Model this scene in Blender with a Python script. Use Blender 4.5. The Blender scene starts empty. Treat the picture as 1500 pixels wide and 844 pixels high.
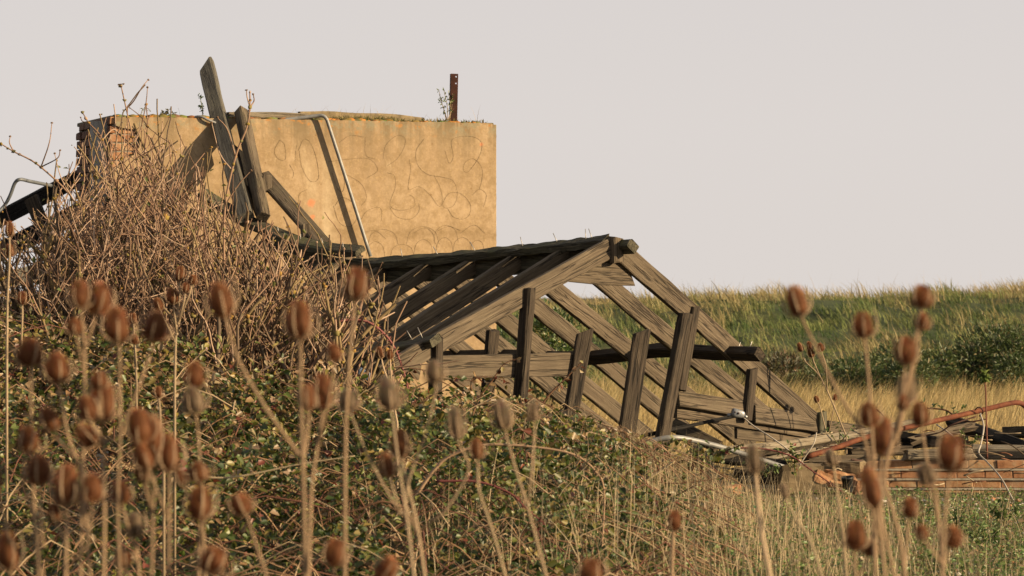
import bpy, bmesh, math, random
import numpy as np
from mathutils import Vector, Matrix, noise as mnoise
SC = bpy.context.scene
COL = SC.collection
rnd = random.Random(7)
rng = np.random.default_rng(11)

# ------------------------------------------------------------------ camera
F = 4560.0                      # focal length in pixels of a 1500 px wide frame
CU, CV = 750.0, 422.0
EYE = 1.6
cam = bpy.data.cameras.new('camera'); cam_o = bpy.data.objects.new('camera', cam); COL.objects.link(cam_o)
cam_o.location = (0, 0, EYE); cam_o.rotation_euler = (math.radians(90), 0, 0)
cam.sensor_width = 36.0; cam.lens = F / 1500.0 * 36.0
cam.clip_start = 0.1; cam.clip_end = 2000
cam.dof.use_dof = True; cam.dof.focus_distance = 23.6; cam.dof.aperture_fstop = 6.2
SC.camera = cam_o

# ------------------------------------------------------------------ light
SUN_AZ = math.radians(72)       # to the right of the direction behind the camera
SUN_EL = math.radians(17)
sun_dir = Vector((math.sin(SUN_AZ) * math.cos(SUN_EL), -math.cos(SUN_AZ) * math.cos(SUN_EL), math.sin(SUN_EL)))
sun = bpy.data.lights.new('sun', 'SUN'); sun.energy = 5.0; sun.angle = math.radians(0.6); sun.color = (1.0, 0.76, 0.465)
sun_o = bpy.data.objects.new('sun', sun); COL.objects.link(sun_o)
sun_o.rotation_euler = sun_dir.to_track_quat('Z', 'Y').to_euler(); sun_o.location = (20, -10, 15)
w = bpy.data.worlds.new('World'); SC.world = w; w.use_nodes = True
nt = w.node_tree; nt.nodes.clear()
wo = nt.nodes.new('ShaderNodeOutputWorld')
sky = nt.nodes.new('ShaderNodeTexSky'); sky.sky_type = 'NISHITA'; sky.sun_disc = False
sky.sun_elevation = SUN_EL; sky.sun_rotation = math.atan2(sun_dir.x, sun_dir.y); sky.dust_density = 4.0
bg1 = nt.nodes.new('ShaderNodeBackground'); bg1.inputs[1].default_value = 0.05
hs = nt.nodes.new('ShaderNodeHueSaturation'); hs.inputs['Saturation'].default_value = 0.5
nt.links.new(sky.outputs[0], hs.inputs['Color']); nt.links.new(hs.outputs[0], bg1.inputs[0])
# an even, hazy overcast veil over that sky, paler towards the horizon
tc = nt.nodes.new('ShaderNodeTexCoord'); sx = nt.nodes.new('ShaderNodeSeparateXYZ')
nt.links.new(tc.outputs['Generated'], sx.inputs[0])
rp = nt.nodes.new('ShaderNodeValToRGB'); rp.color_ramp.elements[0].position = 0.0; rp.color_ramp.elements[1].position = 0.12
rp.color_ramp.elements[0].color = (0.735, 0.68, 0.645, 1); rp.color_ramp.elements[1].color = (0.715, 0.668, 0.652, 1)
nt.links.new(sx.outputs['Z'], rp.inputs[0])
bg2 = nt.nodes.new('ShaderNodeBackground'); bg2.inputs[1].default_value = 0.51
nt.links.new(rp.outputs[0], bg2.inputs[0])
mx = nt.nodes.new('ShaderNodeMixShader'); # veil thinned overhead, out of frame, to cut ambient light and deepen shadows
vf = nt.nodes.new('ShaderNodeMapRange'); vf.inputs['From Min'].default_value = 0.05; vf.inputs['From Max'].default_value = 0.8
vf.inputs['To Min'].default_value = 0.9; vf.inputs['To Max'].default_value = 0.35
nt.links.new(sx.outputs['Z'], vf.inputs['Value']); nt.links.new(vf.outputs[0], mx.inputs[0])
nt.links.new(bg1.outputs[0], mx.inputs[1]); nt.links.new(bg2.outputs[0], mx.inputs[2]); nt.links.new(mx.outputs[0], wo.inputs[0])
SC.view_settings.view_transform = 'Standard'; SC.view_settings.look = 'None'
SC.view_settings.exposure = 1.08; SC.view_settings.gamma = 1
SC.render.engine = 'CYCLES'
SC.cycles.max_bounces = 6; SC.cycles.transparent_max_bounces = 4
SC.cycles.use_denoising = True

# ------------------------------------------------------------------ helpers
def W(u, v, Y):
    """pixel (1500 x 844) at depth Y -> world point"""
    return Vector(((u - CU) / F * Y, Y, EYE - (v - CV) / F * Y))

def mesh_np(name, V, faces, colors=None, mat=None, smooth=False):
    """V (n,3); faces list of int arrays (m,k)"""
    me = bpy.data.meshes.new(name)
    V = np.asarray(V, dtype=np.float32)
    me.vertices.add(len(V)); me.vertices.foreach_set('co', V.ravel())
    faces = [np.asarray(f, dtype=np.int32) for f in faces if len(f)]
    idx = np.concatenate([f.ravel() for f in faces])
    tot = np.concatenate([np.full(len(f), f.shape[1], dtype=np.int32) for f in faces])
    start = np.concatenate([[0], np.cumsum(tot)[:-1]]).astype(np.int32)
    me.loops.add(len(idx)); me.loops.foreach_set('vertex_index', idx)
    me.polygons.add(len(tot)); me.polygons.foreach_set('loop_start', start); me.polygons.foreach_set('loop_total', tot)
    if smooth: me.polygons.foreach_set('use_smooth', np.ones(len(tot), dtype=bool))
    me.update(calc_edges=True)
    if colors is not None:
        a = me.color_attributes.new('Col', 'FLOAT_COLOR', 'POINT')
        c = np.ones((len(V), 4), dtype=np.float32); c[:, :3] = colors
        a.data.foreach_set('color', c.ravel())
    if mat: me.materials.append(mat)
    return me

def tag(o, label=None, cat=None, group=None, kind=None):
    if label: o['label'] = label
    if cat: o['category'] = cat
    if group: o['group'] = group
    if kind: o['kind'] = kind
    return o

def link(name, me, parent=None, loc=(0, 0, 0), mat=None):
    o = bpy.data.objects.new(name, me); COL.objects.link(o)
    if parent: o.parent = parent
    o.location = loc
    return o

def empty(name, loc, label, cat, group=None):
    o = bpy.data.objects.new(name, None); COL.objects.link(o); o.location = loc
    o.empty_display_size = 0.2
    return tag(o, label, cat, group)

class MB:
    def __init__(s): s.v = []; s.t = []; s.q = []; s.c = []; s.n = 0
    def add(s, V, tris=(), quads=(), col=(1, 1, 1)):
        V = np.asarray(V, dtype=np.float32).reshape(-1, 3)
        s.v.append(V)
        if len(tris): s.t.append(np.asarray(tris, dtype=np.int32) + s.n)
        if len(quads): s.q.append(np.asarray(quads, dtype=np.int32) + s.n)
        c = np.asarray(col, dtype=np.float32)
        s.c.append(np.broadcast_to(c, (len(V), 3)) if c.ndim == 1 else c)
        s.n += len(V)
    def tube(s, pts, rad, sides=5, col=(1, 1, 1), cap=True):
        P = np.asarray([tuple(p) for p in pts], dtype=np.float64); n = len(P)
        R = np.broadcast_to(np.asarray(rad, dtype=np.float64), (n,))
        T = np.gradient(P, axis=0); T /= (np.linalg.norm(T, axis=1, keepdims=True) + 1e-9)
        ref = np.array([0.31, 0.87, 0.2]) if abs(T[0, 1]) < 0.8 else np.array([1.0, 0.1, 0.2])
        A = np.cross(T, ref); A /= (np.linalg.norm(A, axis=1, keepdims=True) + 1e-9); B = np.cross(T, A)
        th = np.arange(sides) * 2 * math.pi / sides
        V = P[:, None, :] + R[:, None, None] * (np.cos(th)[None, :, None] * A[:, None, :] + np.sin(th)[None, :, None] * B[:, None, :])
        V = V.reshape(-1, 3)
        i = np.arange(n - 1)[:, None] * sides; j = np.arange(sides)[None, :]; k = (j + 1) % sides
        q = np.stack([i + j, i + k, i + k + sides, i + j + sides], -1).reshape(-1, 4)
        t = []
        if cap:
            V = np.concatenate([V, P[:1], P[-1:]]); a = n * sides; b = a + 1
            for jj in range(sides):
                t.append((a, (jj + 1) % sides, jj)); t.append((b, (n - 1) * sides + jj, (n - 1) * sides + (jj + 1) % sides))
        s.add(V, t, q, col)
    def mesh(s, name, mat, smooth=False, off=(0, 0, 0)):
        V = np.concatenate(s.v) - np.asarray(tuple(off), dtype=np.float32)
        f = []
        if s.t: f.append(np.concatenate(s.t))
        if s.q: f.append(np.concatenate(s.q))
        return mesh_np(name, V, f, np.concatenate(s.c), mat, smooth)

def spline(pts, n):
    """Catmull-Rom through points"""
    P = [Vector(p) for p in pts]
    if len(P) == 2: return [P[0].lerp(P[1], i / n) for i in range(n + 1)]
    out = []
    Q = [P[0] * 2 - P[1]] + P + [P[-1] * 2 - P[-2]]
    m = len(P) - 1; per = max(1, n // m)
    for s in range(m):
        a, b, c, d = Q[s:s + 4]
        for i in range(per):
            t = i / per
            out.append(0.5 * ((2 * b) + (c - a) * t + (2 * a - 5 * b + 4 * c - d) * t * t + (3 * b - a - 3 * c + d) * t ** 3))
    out.append(P[-1]); return out

def beam(name, pts, wid, thk, nrm, mat, parent=None, seg=0.09, rough=0.006, taper=1.0, ragged=0.012, seed=None, cut0=0.0, cut1=0.0):
    """a sawn timber along pts; broad face (wid) normal nrm, thickness thk; local X runs along it"""
    r = random.Random(seed if seed is not None else rnd.random())
    pts = [Vector(p) for p in pts]
    L = sum((pts[i + 1] - pts[i]).length for i in range(len(pts) - 1))
    C = spline(pts, max(len(pts) * 2, int(L / seg)))
    X = (pts[-1] - pts[0]).normalized(); n = Vector(nrm); Z = (n - X * n.dot(X)).normalized(); Y = Z.cross(X)
    M = Matrix((X, Y, Z)).transposed()
    org = pts[0].copy(); Mi = M.transposed()
    V = []; Fq = []
    N = len(C); ch = min(wid, thk) * 0.14
    so = r.random() * 50
    for i, c in enumerate(C):
        t = i / (N - 1); k = 1 + (taper - 1) * t
        a, b = wid * k / 2, thk / 2
        ring = [(a - ch, b), (a, b - ch), (a, -b + ch), (a - ch, -b), (-a + ch, -b), (-a, -b + ch), (-a, b - ch), (-a + ch, b)]
        l = Mi @ (c - org)
        for j, (y, z) in enumerate(ring):
            nz = mnoise.noise((i * 0.35 + so, j * 1.7, so)); n2 = mnoise.noise((i * 0.35 + so, j * 1.7 + 31, so))
            ex = 0.0
            if i in (0, N - 1): ex = r.uniform(-ragged, ragged)
            if i == 0: ex += cut0 * y / a
            if i == N - 1: ex += cut1 * y / a
            V.append((l.x + ex, l.y + y + nz * rough, l.z + z + n2 * rough))
    for i in range(N - 1):
        for j in range(8):
            k = (j + 1) % 8
            Fq.append((i * 8 + j, (i + 1) * 8 + j, (i + 1) * 8 + k, i * 8 + k))
    me = bpy.data.meshes.new(name)
    caps = [tuple(range(8)), tuple(reversed(range((N - 1) * 8, N * 8)))]
    me.from_pydata(V, [], Fq + caps); me.update()
    me.materials.append(mat)
    o = bpy.data.objects.new(name, me); COL.objects.link(o)
    mw = Matrix.Translation(org) @ M.to_4x4()
    if parent:
        o.parent = parent; mw = Matrix.Translation(-parent.location) @ mw
    o.matrix_basis = mw
    return o

def leaves_np(P, D, Nn, length, width, fold=0.25):
    """arrays -> folded six-vertex leaves. P base, D direction, Nn normal"""
    n = len(P)
    D = D / np.linalg.norm(D, axis=1, keepdims=True)
    S = np.cross(D, Nn); S /= (np.linalg.norm(S, axis=1, keepdims=True) + 1e-9); U = np.cross(S, D)
    l = length[:, None]; wd = width[:, None] * 0.5
    up = U * wd * fold * 2
    droop = -U * l * 0.18
    b = P; t = P + D * l + droop
    r1 = P + D * l * .35 + S * wd + up; r2 = P + D * l * .72 + S * wd * .72 + up * .6 + droop * .4
    l1 = P + D * l * .35 - S * wd + up; l2 = P + D * l * .72 - S * wd * .72 + up * .6 + droop * .4
    V = np.stack([b, r1, r2, t, l2, l1], 1).reshape(-1, 3)
    o = (np.arange(n) * 6)[:, None]
    q = np.concatenate([o + np.array([[0, 1, 2, 3]]), o + np.array([[0, 3, 4, 5]])])
    return V, q

def blades_np(P, H, wd, lean_dir, lean, nseg=3, droop=0.5):
    """grass blades: flat tapering ribbons that bend over"""
    n = len(P); th = rng.uniform(0, 2 * math.pi, n)
    S = np.stack([np.cos(th), np.sin(th), np.zeros(n)], 1)
    L = np.stack([np.cos(lean_dir), np.sin(lean_dir), np.zeros(n)], 1)
    V = []
    for k in range(nseg + 1):
        t = k / nseg
        c = P + np.outer(H * (t - droop * 0.25 * lean * t * t), [0, 0, 1]) + L * (H * lean * t ** 1.8)[:, None]
        ww = (wd * (1 - t * 0.85) * 0.5)[:, None]
        if k < nseg: V += [c - S * ww, c + S * ww]
        else: V += [c]
    V = np.stack(V, 1); m = V.shape[1]; V = V.reshape(-1, 3)
    o = (np.arange(n) * m)[:, None]
    q = np.concatenate([o + np.array([[2 * k, 2 * k + 1, 2 * k + 3, 2 * k + 2]]) for k in range(nseg - 1)])
    t = o + np.array([[2 * nseg - 2, 2 * nseg - 1, 2 * nseg]])
    return V, q, t, m

def vnoise(X, Y, sc, seed=0.0):
    return np.array([mnoise.noise((float(x) * sc + seed, float(y) * sc - seed, seed * 1.7)) for x, y in zip(X, Y)])

# ------------------------------------------------------------------ materials
def newmat(name):
    m = bpy.data.materials.new(name); m.use_nodes = True
    n = m.node_tree; b = n.nodes['Principled BSDF']
    return m, n, b
def N_(n, t, **kw):
    x = n.nodes.new(t)
    for k, v in kw.items(): setattr(x, k, v)
    return x
def ramp(n, stops, src=None):
    r = N_(n, 'ShaderNodeValToRGB'); e = r.color_ramp.elements
    while len(e) < len(stops): e.new(0.5)
    for x, (p, c) in zip(e, stops): x.position = p; x.color = (*c, 1) if len(c) == 3 else c
    if src is not None: n.links.new(src, r.inputs[0])
    return r
def mix(n, fac, a, b, mode='MIX'):
    x = N_(n, 'ShaderNodeMix', data_type='RGBA', blend_type=mode)
    for s, v in ((x.inputs[0], fac), (x.inputs[6], a), (x.inputs[7], b)):
        if isinstance(v, (int, float)): s.default_value = v
        elif isinstance(v, tuple): s.default_value = (*v, 1)
        else: n.links.new(v, s)
    return x.outputs[2]
def noise_t(n, vec, scale, detail=4, rough=0.6, w=None):
    x = N_(n, 'ShaderNodeTexNoise'); x.inputs['Scale'].default_value = scale; x.inputs['Detail'].default_value = detail; x.inputs['Roughness'].default_value = rough
    if w is not None: x.noise_dimensions = '4D'; n.links.new(w, x.inputs['W'])
    n.links.new(vec, x.inputs['Vector']); return x.outputs['Fac']
def math_(n, op, a, b=None):
    x = N_(n, 'ShaderNodeMath', operation=op)
    for s, v in ((x.inputs[0], a), (x.inputs[1], b)):
        if v is None: continue
        if isinstance(v, (int, float)): s.default_value = v
        else: n.links.new(v, s)
    return x.outputs[0]

def dim(n, col, k):
    x = N_(n, 'ShaderNodeVectorMath', operation='SCALE'); n.links.new(col, x.inputs[0]); x.inputs['Scale'].default_value = k; return x.outputs[0]

def wood_mat(name, dark, mid, light, lichen=0.35, lichcol=(0.19, 0.165, 0.10), crack=0.5):
    m, n, b = newmat(name)
    tc = N_(n, 'ShaderNodeTexCoord'); oi = N_(n, 'ShaderNodeObjectInfo')
    wv = math_(n, 'MULTIPLY', oi.outputs['Random'], 60.0)
    mp = N_(n, 'ShaderNodeMapping'); mp.inputs['Scale'].default_value = (0.9, 20, 20); n.links.new(tc.outputs['Object'], mp.inputs[0])
    mp2 = N_(n, 'ShaderNodeMapping'); mp2.inputs['Scale'].default_value = (0.45, 10, 10); n.links.new(tc.outputs['Object'], mp2.inputs[0])
    # bend the grain a little so it runs round knots
    warp = N_(n, 'ShaderNodeTexNoise'); warp.inputs['Scale'].default_value = 5.0; n.links.new(tc.outputs['Object'], warp.inputs['Vector'])
    add = N_(n, 'ShaderNodeVectorMath', operation='MULTIPLY_ADD'); n.links.new(warp.outputs['Color'], add.inputs[0]); add.inputs[1].default_value = (0.12, 0.30, 0.30); n.links.new(mp.outputs[0], add.inputs[2])
    g = noise_t(n, add.outputs[0], 3.2, 8, 0.72, wv)
    c = ramp(n, [(0.34, dark), (0.49, mid), (0.66, light)], g).outputs[0]
    big = noise_t(n, tc.outputs['Object'], 2.2, 3, 0.6, wv)
    c = mix(n, ramp(n, [(0.35, (0, 0, 0)), (0.7, (0.55, 0.55, 0.55))], big).outputs[0], c, tuple(x * 0.55 for x in mid))
    cr = noise_t(n, mp2.outputs[0], 2.0, 3, 0.55, wv)
    iso = math_(n, 'ABSOLUTE', math_(n, 'SUBTRACT', cr, 0.5))
    crm = ramp(n, [(0.0, (1, 1, 1)), (0.008, (0.9, 0.9, 0.9)), (0.022, (0, 0, 0))], iso).outputs[0]
    mp3 = N_(n, 'ShaderNodeMapping'); mp3.inputs['Scale'].default_value = (0.9, 60, 60); n.links.new(tc.outputs['Object'], mp3.inputs[0])
    fine = noise_t(n, mp3.outputs[0], 2.4, 4, 0.7, wv)
    c = mix(n, ramp(n, [(0.32, (0.5, 0.5, 0.5)), (0.46, (0, 0, 0))], fine).outputs[0], c, dark)
    c = mix(n, math_(n, 'MULTIPLY', crm, crack), c, tuple(x * 0.25 for x in dark))
    # knots
    mk = N_(n, 'ShaderNodeMapping'); mk.inputs['Scale'].default_value = (2.2, 6.5, 6.5); n.links.new(tc.outputs['Object'], mk.inputs[0])
    vk = N_(n, 'ShaderNodeTexVoronoi', voronoi_dimensions='4D'); vk.inputs['Scale'].default_value = 1.0; n.links.new(mk.outputs[0], vk.inputs['Vector']); n.links.new(wv, vk.inputs['W'])
    c = mix(n, ramp(n, [(0.07, (0.9, 0.9, 0.9)), (0.13, (0.35, 0.35, 0.35)), (0.2, (0, 0, 0))], vk.outputs['Distance']).outputs[0], c, tuple(x * 0.45 for x in dark))
    # pale specks and lichen on weathered faces, stronger on top
    sp = noise_t(n, tc.outputs['Object'], 38, 4, 0.7, wv); ln = noise_t(n, tc.outputs['Object'], 5.5, 5, 0.7, wv)
    geo = N_(n, 'ShaderNodeNewGeometry'); sep = N_(n, 'ShaderNodeSeparateXYZ'); n.links.new(geo.outputs['Normal'], sep.inputs[0])
    topm = ramp(n, [(0.0, (0.25, 0.25, 0.25)), (0.6, (1, 1, 1))], sep.outputs['Z']).outputs[0]
    lm = math_(n, 'MULTIPLY', ramp(n, [(0.48, (0, 0, 0)), (0.62, (1, 1, 1))], ln).outputs[0], math_(n, 'MULTIPLY', topm, lichen))
    c = mix(n, lm, c, lichcol)
    spm = math_(n, 'MULTIPLY', ramp(n, [(0.66, (0, 0, 0)), (0.72, (1, 1, 1))], sp).outputs[0], lichen)
    c = mix(n, spm, c, (0.3, 0.29, 0.2))
    n.links.new(dim(n, c, 0.61), b.inputs['Base Color']); b.inputs['Roughness'].default_value = 0.85; b.inputs['Specular IOR Level'].default_value = 0.25
    h = math_(n, 'SUBTRACT', math_(n, 'ADD', g, math_(n, 'MULTIPLY', fine, 0.5)), math_(n, 'MULTIPLY', crm, 0.7))
    bp = N_(n, 'ShaderNodeBump'); bp.inputs['Strength'].default_value = 0.7; bp.inputs['Distance'].default_value = 0.012
    n.links.new(h, bp.inputs['Height']); n.links.new(bp.outputs[0], b.inputs['Normal'])
    return m

def leaf_mat(name, trans=0.3, rough=0.55, spec=0.3):
    m, n, b = newmat(name)
    at = N_(n, 'ShaderNodeAttribute', attribute_name='Col')
    ac = dim(n, at.outputs['Color'], 0.72)
    n.links.new(ac, b.inputs['Base Color']); b.inputs['Roughness'].default_value = rough; b.inputs['Specular IOR Level'].default_value = spec
    if trans > 0:
        t = N_(n, 'ShaderNodeBsdfTranslucent'); n.links.new(ac, t.inputs[0])
        mxs = N_(n, 'ShaderNodeMixShader'); mxs.inputs[0].default_value = trans
        n.links.new(b.outputs[0], mxs.inputs[1]); n.links.new(t.outputs[0], mxs.inputs[2])
        n.links.new(mxs.outputs[0], n.nodes['Material Output'].inputs[0])
    return m

def rough_mat(name, stops, scale=8, rough=0.85, bump=0.4, dist=0.01, spec=0.25, metal=0.0, detail=8, stretch=(1, 1, 1), vary=None):
    m, n, b = newmat(name)
    tc = N_(n, 'ShaderNodeTexCoord'); mp = N_(n, 'ShaderNodeMapping'); mp.inputs['Scale'].default_value = stretch; n.links.new(tc.outputs['Object'], mp.inputs[0])
    oi = N_(n, 'ShaderNodeObjectInfo'); wv = math_(n, 'MULTIPLY', oi.outputs['Random'], 40.0)
    g = noise_t(n, mp.outputs[0], scale, detail, 0.65, wv)
    cc = ramp(n, stops, g).outputs[0]
    if vary: cc = mix(n, 1.0, cc, ramp(n, vary, oi.outputs['Random']).outputs[0], 'MULTIPLY')
    n.links.new(dim(n, cc, 0.68), b.inputs['Base Color'])
    b.inputs['Roughness'].default_value = rough; b.inputs['Specular IOR Level'].default_value = spec; b.inputs['Metallic'].default_value = metal
    bp = N_(n, 'ShaderNodeBump'); bp.inputs['Strength'].default_value = bump; bp.inputs['Distance'].default_value = dist
    n.links.new(g, bp.inputs['Height']); n.links.new(bp.outputs[0], b.inputs['Normal'])
    return m

WOOD = wood_mat('weathered_wood', (0.085, 0.063, 0.042), (0.155, 0.118, 0.078), (0.265, 0.21, 0.145), crack=0.85)
WOOD_DARK = wood_mat('dark_shade_wood', (0.026, 0.019, 0.013), (0.062, 0.045, 0.030), (0.14, 0.107, 0.073), 0.2, crack=0.9)  # darker wood tone; shade on the studs is put into this colour
WOOD_MOSSY = wood_mat('mossy_wood', (0.035, 0.031, 0.021), (0.105, 0.094, 0.062), (0.23, 0.205, 0.14), 0.75, (0.15, 0.15, 0.06))
WOOD_PALE = wood_mat('pale_wood', (0.12, 0.09, 0.06), (0.30, 0.245, 0.17), (0.46, 0.40, 0.30), 0.3, (0.4, 0.37, 0.28))
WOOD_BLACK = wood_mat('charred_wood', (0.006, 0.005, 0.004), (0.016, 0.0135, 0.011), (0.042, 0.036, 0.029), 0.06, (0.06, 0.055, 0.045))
WOOD_GREY = wood_mat('grey_wood', (0.05, 0.045, 0.038), (0.15, 0.138, 0.112), (0.27, 0.25, 0.205), 0.4, (0.20, 0.185, 0.13))
LEAF = leaf_mat('leaf', 0.3, 0.45, 0.45)
GRASS = leaf_mat('grass_blade', 0.35, 0.7, 0.15)
BARK = leaf_mat('twig_bark', 0.0, 0.8, 0.2)
METAL_NAIL = rough_mat('nail_steel', [(0.3, (0.35, 0.33, 0.3)), (0.7, (0.6, 0.58, 0.54))], 40, 0.45, 0.1, metal=0.6)
PIPE_DARK = rough_mat('dull_conduit', [(0.3, (0.09, 0.10, 0.11)), (0.7, (0.19, 0.205, 0.22))], 14, 0.5, 0.15, metal=0.2)
PIPE = rough_mat('grey_conduit', [(0.3, (0.20, 0.20, 0.195)), (0.7, (0.36, 0.36, 0.345))], 14, 0.5, 0.15, metal=0.2)
RUST = rough_mat('rust', [(0.3, (0.07, 0.022, 0.012)), (0.5, (0.165, 0.05, 0.024)), (0.72, (0.30, 0.115, 0.05))], 12, 0.8, 0.5)
RUST_DARK = rough_mat('dark_rust', [(0.3, (0.03, 0.013, 0.009)), (0.6, (0.075, 0.025, 0.015)), (0.75, (0.13, 0.045, 0.025))], 16, 0.7, 0.4, metal=0.2)
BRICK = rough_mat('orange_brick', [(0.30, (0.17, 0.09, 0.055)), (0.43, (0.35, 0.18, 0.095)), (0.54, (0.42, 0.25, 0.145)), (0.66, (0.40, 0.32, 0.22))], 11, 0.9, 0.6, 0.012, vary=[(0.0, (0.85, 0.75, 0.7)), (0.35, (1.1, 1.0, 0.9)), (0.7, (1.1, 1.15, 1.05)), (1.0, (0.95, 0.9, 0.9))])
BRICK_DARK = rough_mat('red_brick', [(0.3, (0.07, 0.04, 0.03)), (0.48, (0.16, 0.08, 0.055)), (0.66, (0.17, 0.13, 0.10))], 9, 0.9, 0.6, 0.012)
MORTAR = rough_mat('mortar', [(0.3, (0.20, 0.17, 0.13)), (0.7, (0.38, 0.34, 0.27))], 20, 0.95, 0.6, 0.01)
CONCRETE = rough_mat('concrete_lump', [(0.3, (0.13, 0.095, 0.055)), (0.7, (0.27, 0.205, 0.12))], 7, 0.95, 0.6, 0.02)
BLACKPLASTIC = rough_mat('black_plastic', [(0.3, (0.015, 0.017, 0.02)), (0.7, (0.045, 0.05, 0.055))], 10, 0.45, 0.1)
CORD = rough_mat('pale_cord', [(0.3, (0.38, 0.33, 0.27)), (0.7, (0.55, 0.5, 0.42))], 30, 0.7, 0.2)

# ------------------------------------------------------------------ ground, field and bank
def bank_h(x, y):
    crest = np.interp(x, [-30, -5, 1.3, 3.2, 9.5, 30], [0.95, 1.08, 1.17, 1.30, 1.42, 1.5])
    t = np.clip((y - 45.0) / 12.0, 0, 1); s = t * t * (3 - 2 * t)
    t2 = np.clip((y - 59.0) / 10.0, 0, 1)
    return crest * s * (1 - 0.9 * t2 * t2 * (3 - 2 * t2))

def soil_mat(name, stops, scale):
    return rough_mat(name, stops, scale, 0.95, 0.8, 0.03)
gx = np.unique(np.concatenate([np.linspace(-300, -12, 14), np.linspace(-12, 14, 105), np.linspace(14, 300, 14)]))
gy = np.unique(np.concatenate([np.linspace(-60, 2, 8), np.linspace(2, 46, 150), np.linspace(46, 500, 30)]))
XX, YY = np.meshgrid(gx, gy)
zz = vnoise(XX.ravel(), YY.ravel(), 0.7) * 0.035 + vnoise(XX.ravel(), YY.ravel(), 2.9, 5) * 0.018
inside = (np.abs(XX.ravel()) < 14) & (YY.ravel() < 46)
zz = np.where(inside, zz, -0.03)
V = np.stack([XX.ravel(), YY.ravel(), zz], 1)
nx = len(gx); i = (np.arange(len(gy) - 1)[:, None] * nx + np.arange(nx - 1)[None, :]).ravel()
q = np.stack([i, i + 1, i + nx + 1, i + nx], 1)
GROUND = soil_mat('dry_soil', [(0.3, (0.04, 0.036, 0.016)), (0.5, (0.10, 0.088, 0.04)), (0.7, (0.21, 0.17, 0.085))], 6)
tag(link('ground', mesh_np('ground', V, [q], None, GROUND, True)), kind='structure')

bx = np.linspace(-40, 40, 100); by = np.linspace(44.6, 72, 70)
XX, YY = np.meshgrid(bx, by)
zz = bank_h(XX.ravel(), YY.ravel()) + 0.004 + (vnoise(XX.ravel(), YY.ravel(), 0.5, 3) * 0.10 + vnoise(XX.ravel(), YY.ravel(), 1.1, 13) * 0.17 + vnoise(XX.ravel(), YY.ravel(), 2.3, 19) * 0.09) * np.clip((YY.ravel() - 44.6) / 2, 0, 1)
nx = len(bx); i = (np.arange(len(by) - 1)[:, None] * nx + np.arange(nx - 1)[None, :]).ravel()
q = np.stack([i, i + 1, i + nx + 1, i + nx], 1)
BANKM = soil_mat('bank_turf', [(0.3, (0.03, 0.05, 0.018)), (0.5, (0.07, 0.09, 0.03)), (0.7, (0.15, 0.13, 0.06))], 1.5)
tag(link('grass_bank', mesh_np('grass_bank', np.stack([XX.ravel(), YY.ravel(), zz], 1), [q], None, BANKM, True)), kind='structure')

def lerp3(a, b, t): return np.asarray(a)[None, :] * (1 - t)[:, None] + np.asarray(b)[None, :] * t[:, None]

def grass_obj(name, P, H, wd, lean_dir, lean, colr, label, cat, nseg=3):
    V, q, t, m = blades_np(P, H, wd, lean_dir, lean, nseg)
    c = np.repeat(colr, m, axis=0)
    return tag(link(name, mesh_np(name, V, [q, t], c, GRASS)), label, cat, kind='stuff')

# long grass on the bank: green with straw coloured tussocks
n = 62000
x = rng.uniform(-9, 15, n); y = 45.2 + (60.5 - 45.2) * rng.uniform(0, 1, n)
z = bank_h(x, y) + vnoise(x, y, 1.1, 13) * 0.17 + vnoise(x, y, 2.3, 19) * 0.09
cl = vnoise(x, y, 0.9, 2) * 0.6 + vnoise(x, y, 2.4, 9) * 0.55 + vnoise(x, y, 0.35, 17) * 0.35
toph = np.clip((y - 55.5) / 3, 0, 1)
straw = 1 / (1 + np.exp(-(cl - 0.27 + 0.34 * toph + rng.normal(0, 0.13, n)) * 9))
gcl = np.clip(0.45 + 1.5 * vnoise(x, y, 1.1, 23) + rng.normal(0, .22, n), 0, 1)
g = lerp3((0.062, 0.112, 0.034), (0.26, 0.30, 0.10), gcl)
s_ = lerp3((0.36, 0.27, 0.12), (0.52, 0.42, 0.22), rng.uniform(0, 1, n))
colr = g * (1 - straw)[:, None] + s_ * straw[:, None]
H = (0.12 + 0.17 * straw * (1 - .35 * toph) + 0.12 * np.clip(vnoise(x, y, 1.1, 13), 0, 1)) * rng.uniform(0.6, 1.5, n)
grass_obj('bank_grass', np.stack([x, y, z - 0.02], 1), H, rng.uniform(0.012, 0.03, n), rng.normal(2.6, 0.9, n), rng.uniform(0.2, 1.0, n), colr,
          'long green grass with straw coloured tussocks covering the bank behind the ruin', 'grass')
# thin seed stems standing along the crest
n = 1000
x = rng.uniform(-9, 15, n); x = x + vnoise(x, x * 0, 0.8, 4) * 0.8; y = rng.uniform(55, 59, n)
grass_obj('crest_grass', np.stack([x, y, bank_h(x, y)], 1), rng.gamma(4, 0.075, n).clip(0.12, 0.62), rng.uniform(0.006, 0.011, n), rng.uniform(0, 6.28, n), rng.uniform(0.05, 0.4, n),
          lerp3((0.38, 0.29, 0.16), (0.52, 0.42, 0.26), rng.uniform(0, 1, n)), 'thin dry grass stems along the crest of the bank', 'grass', 4)
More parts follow.
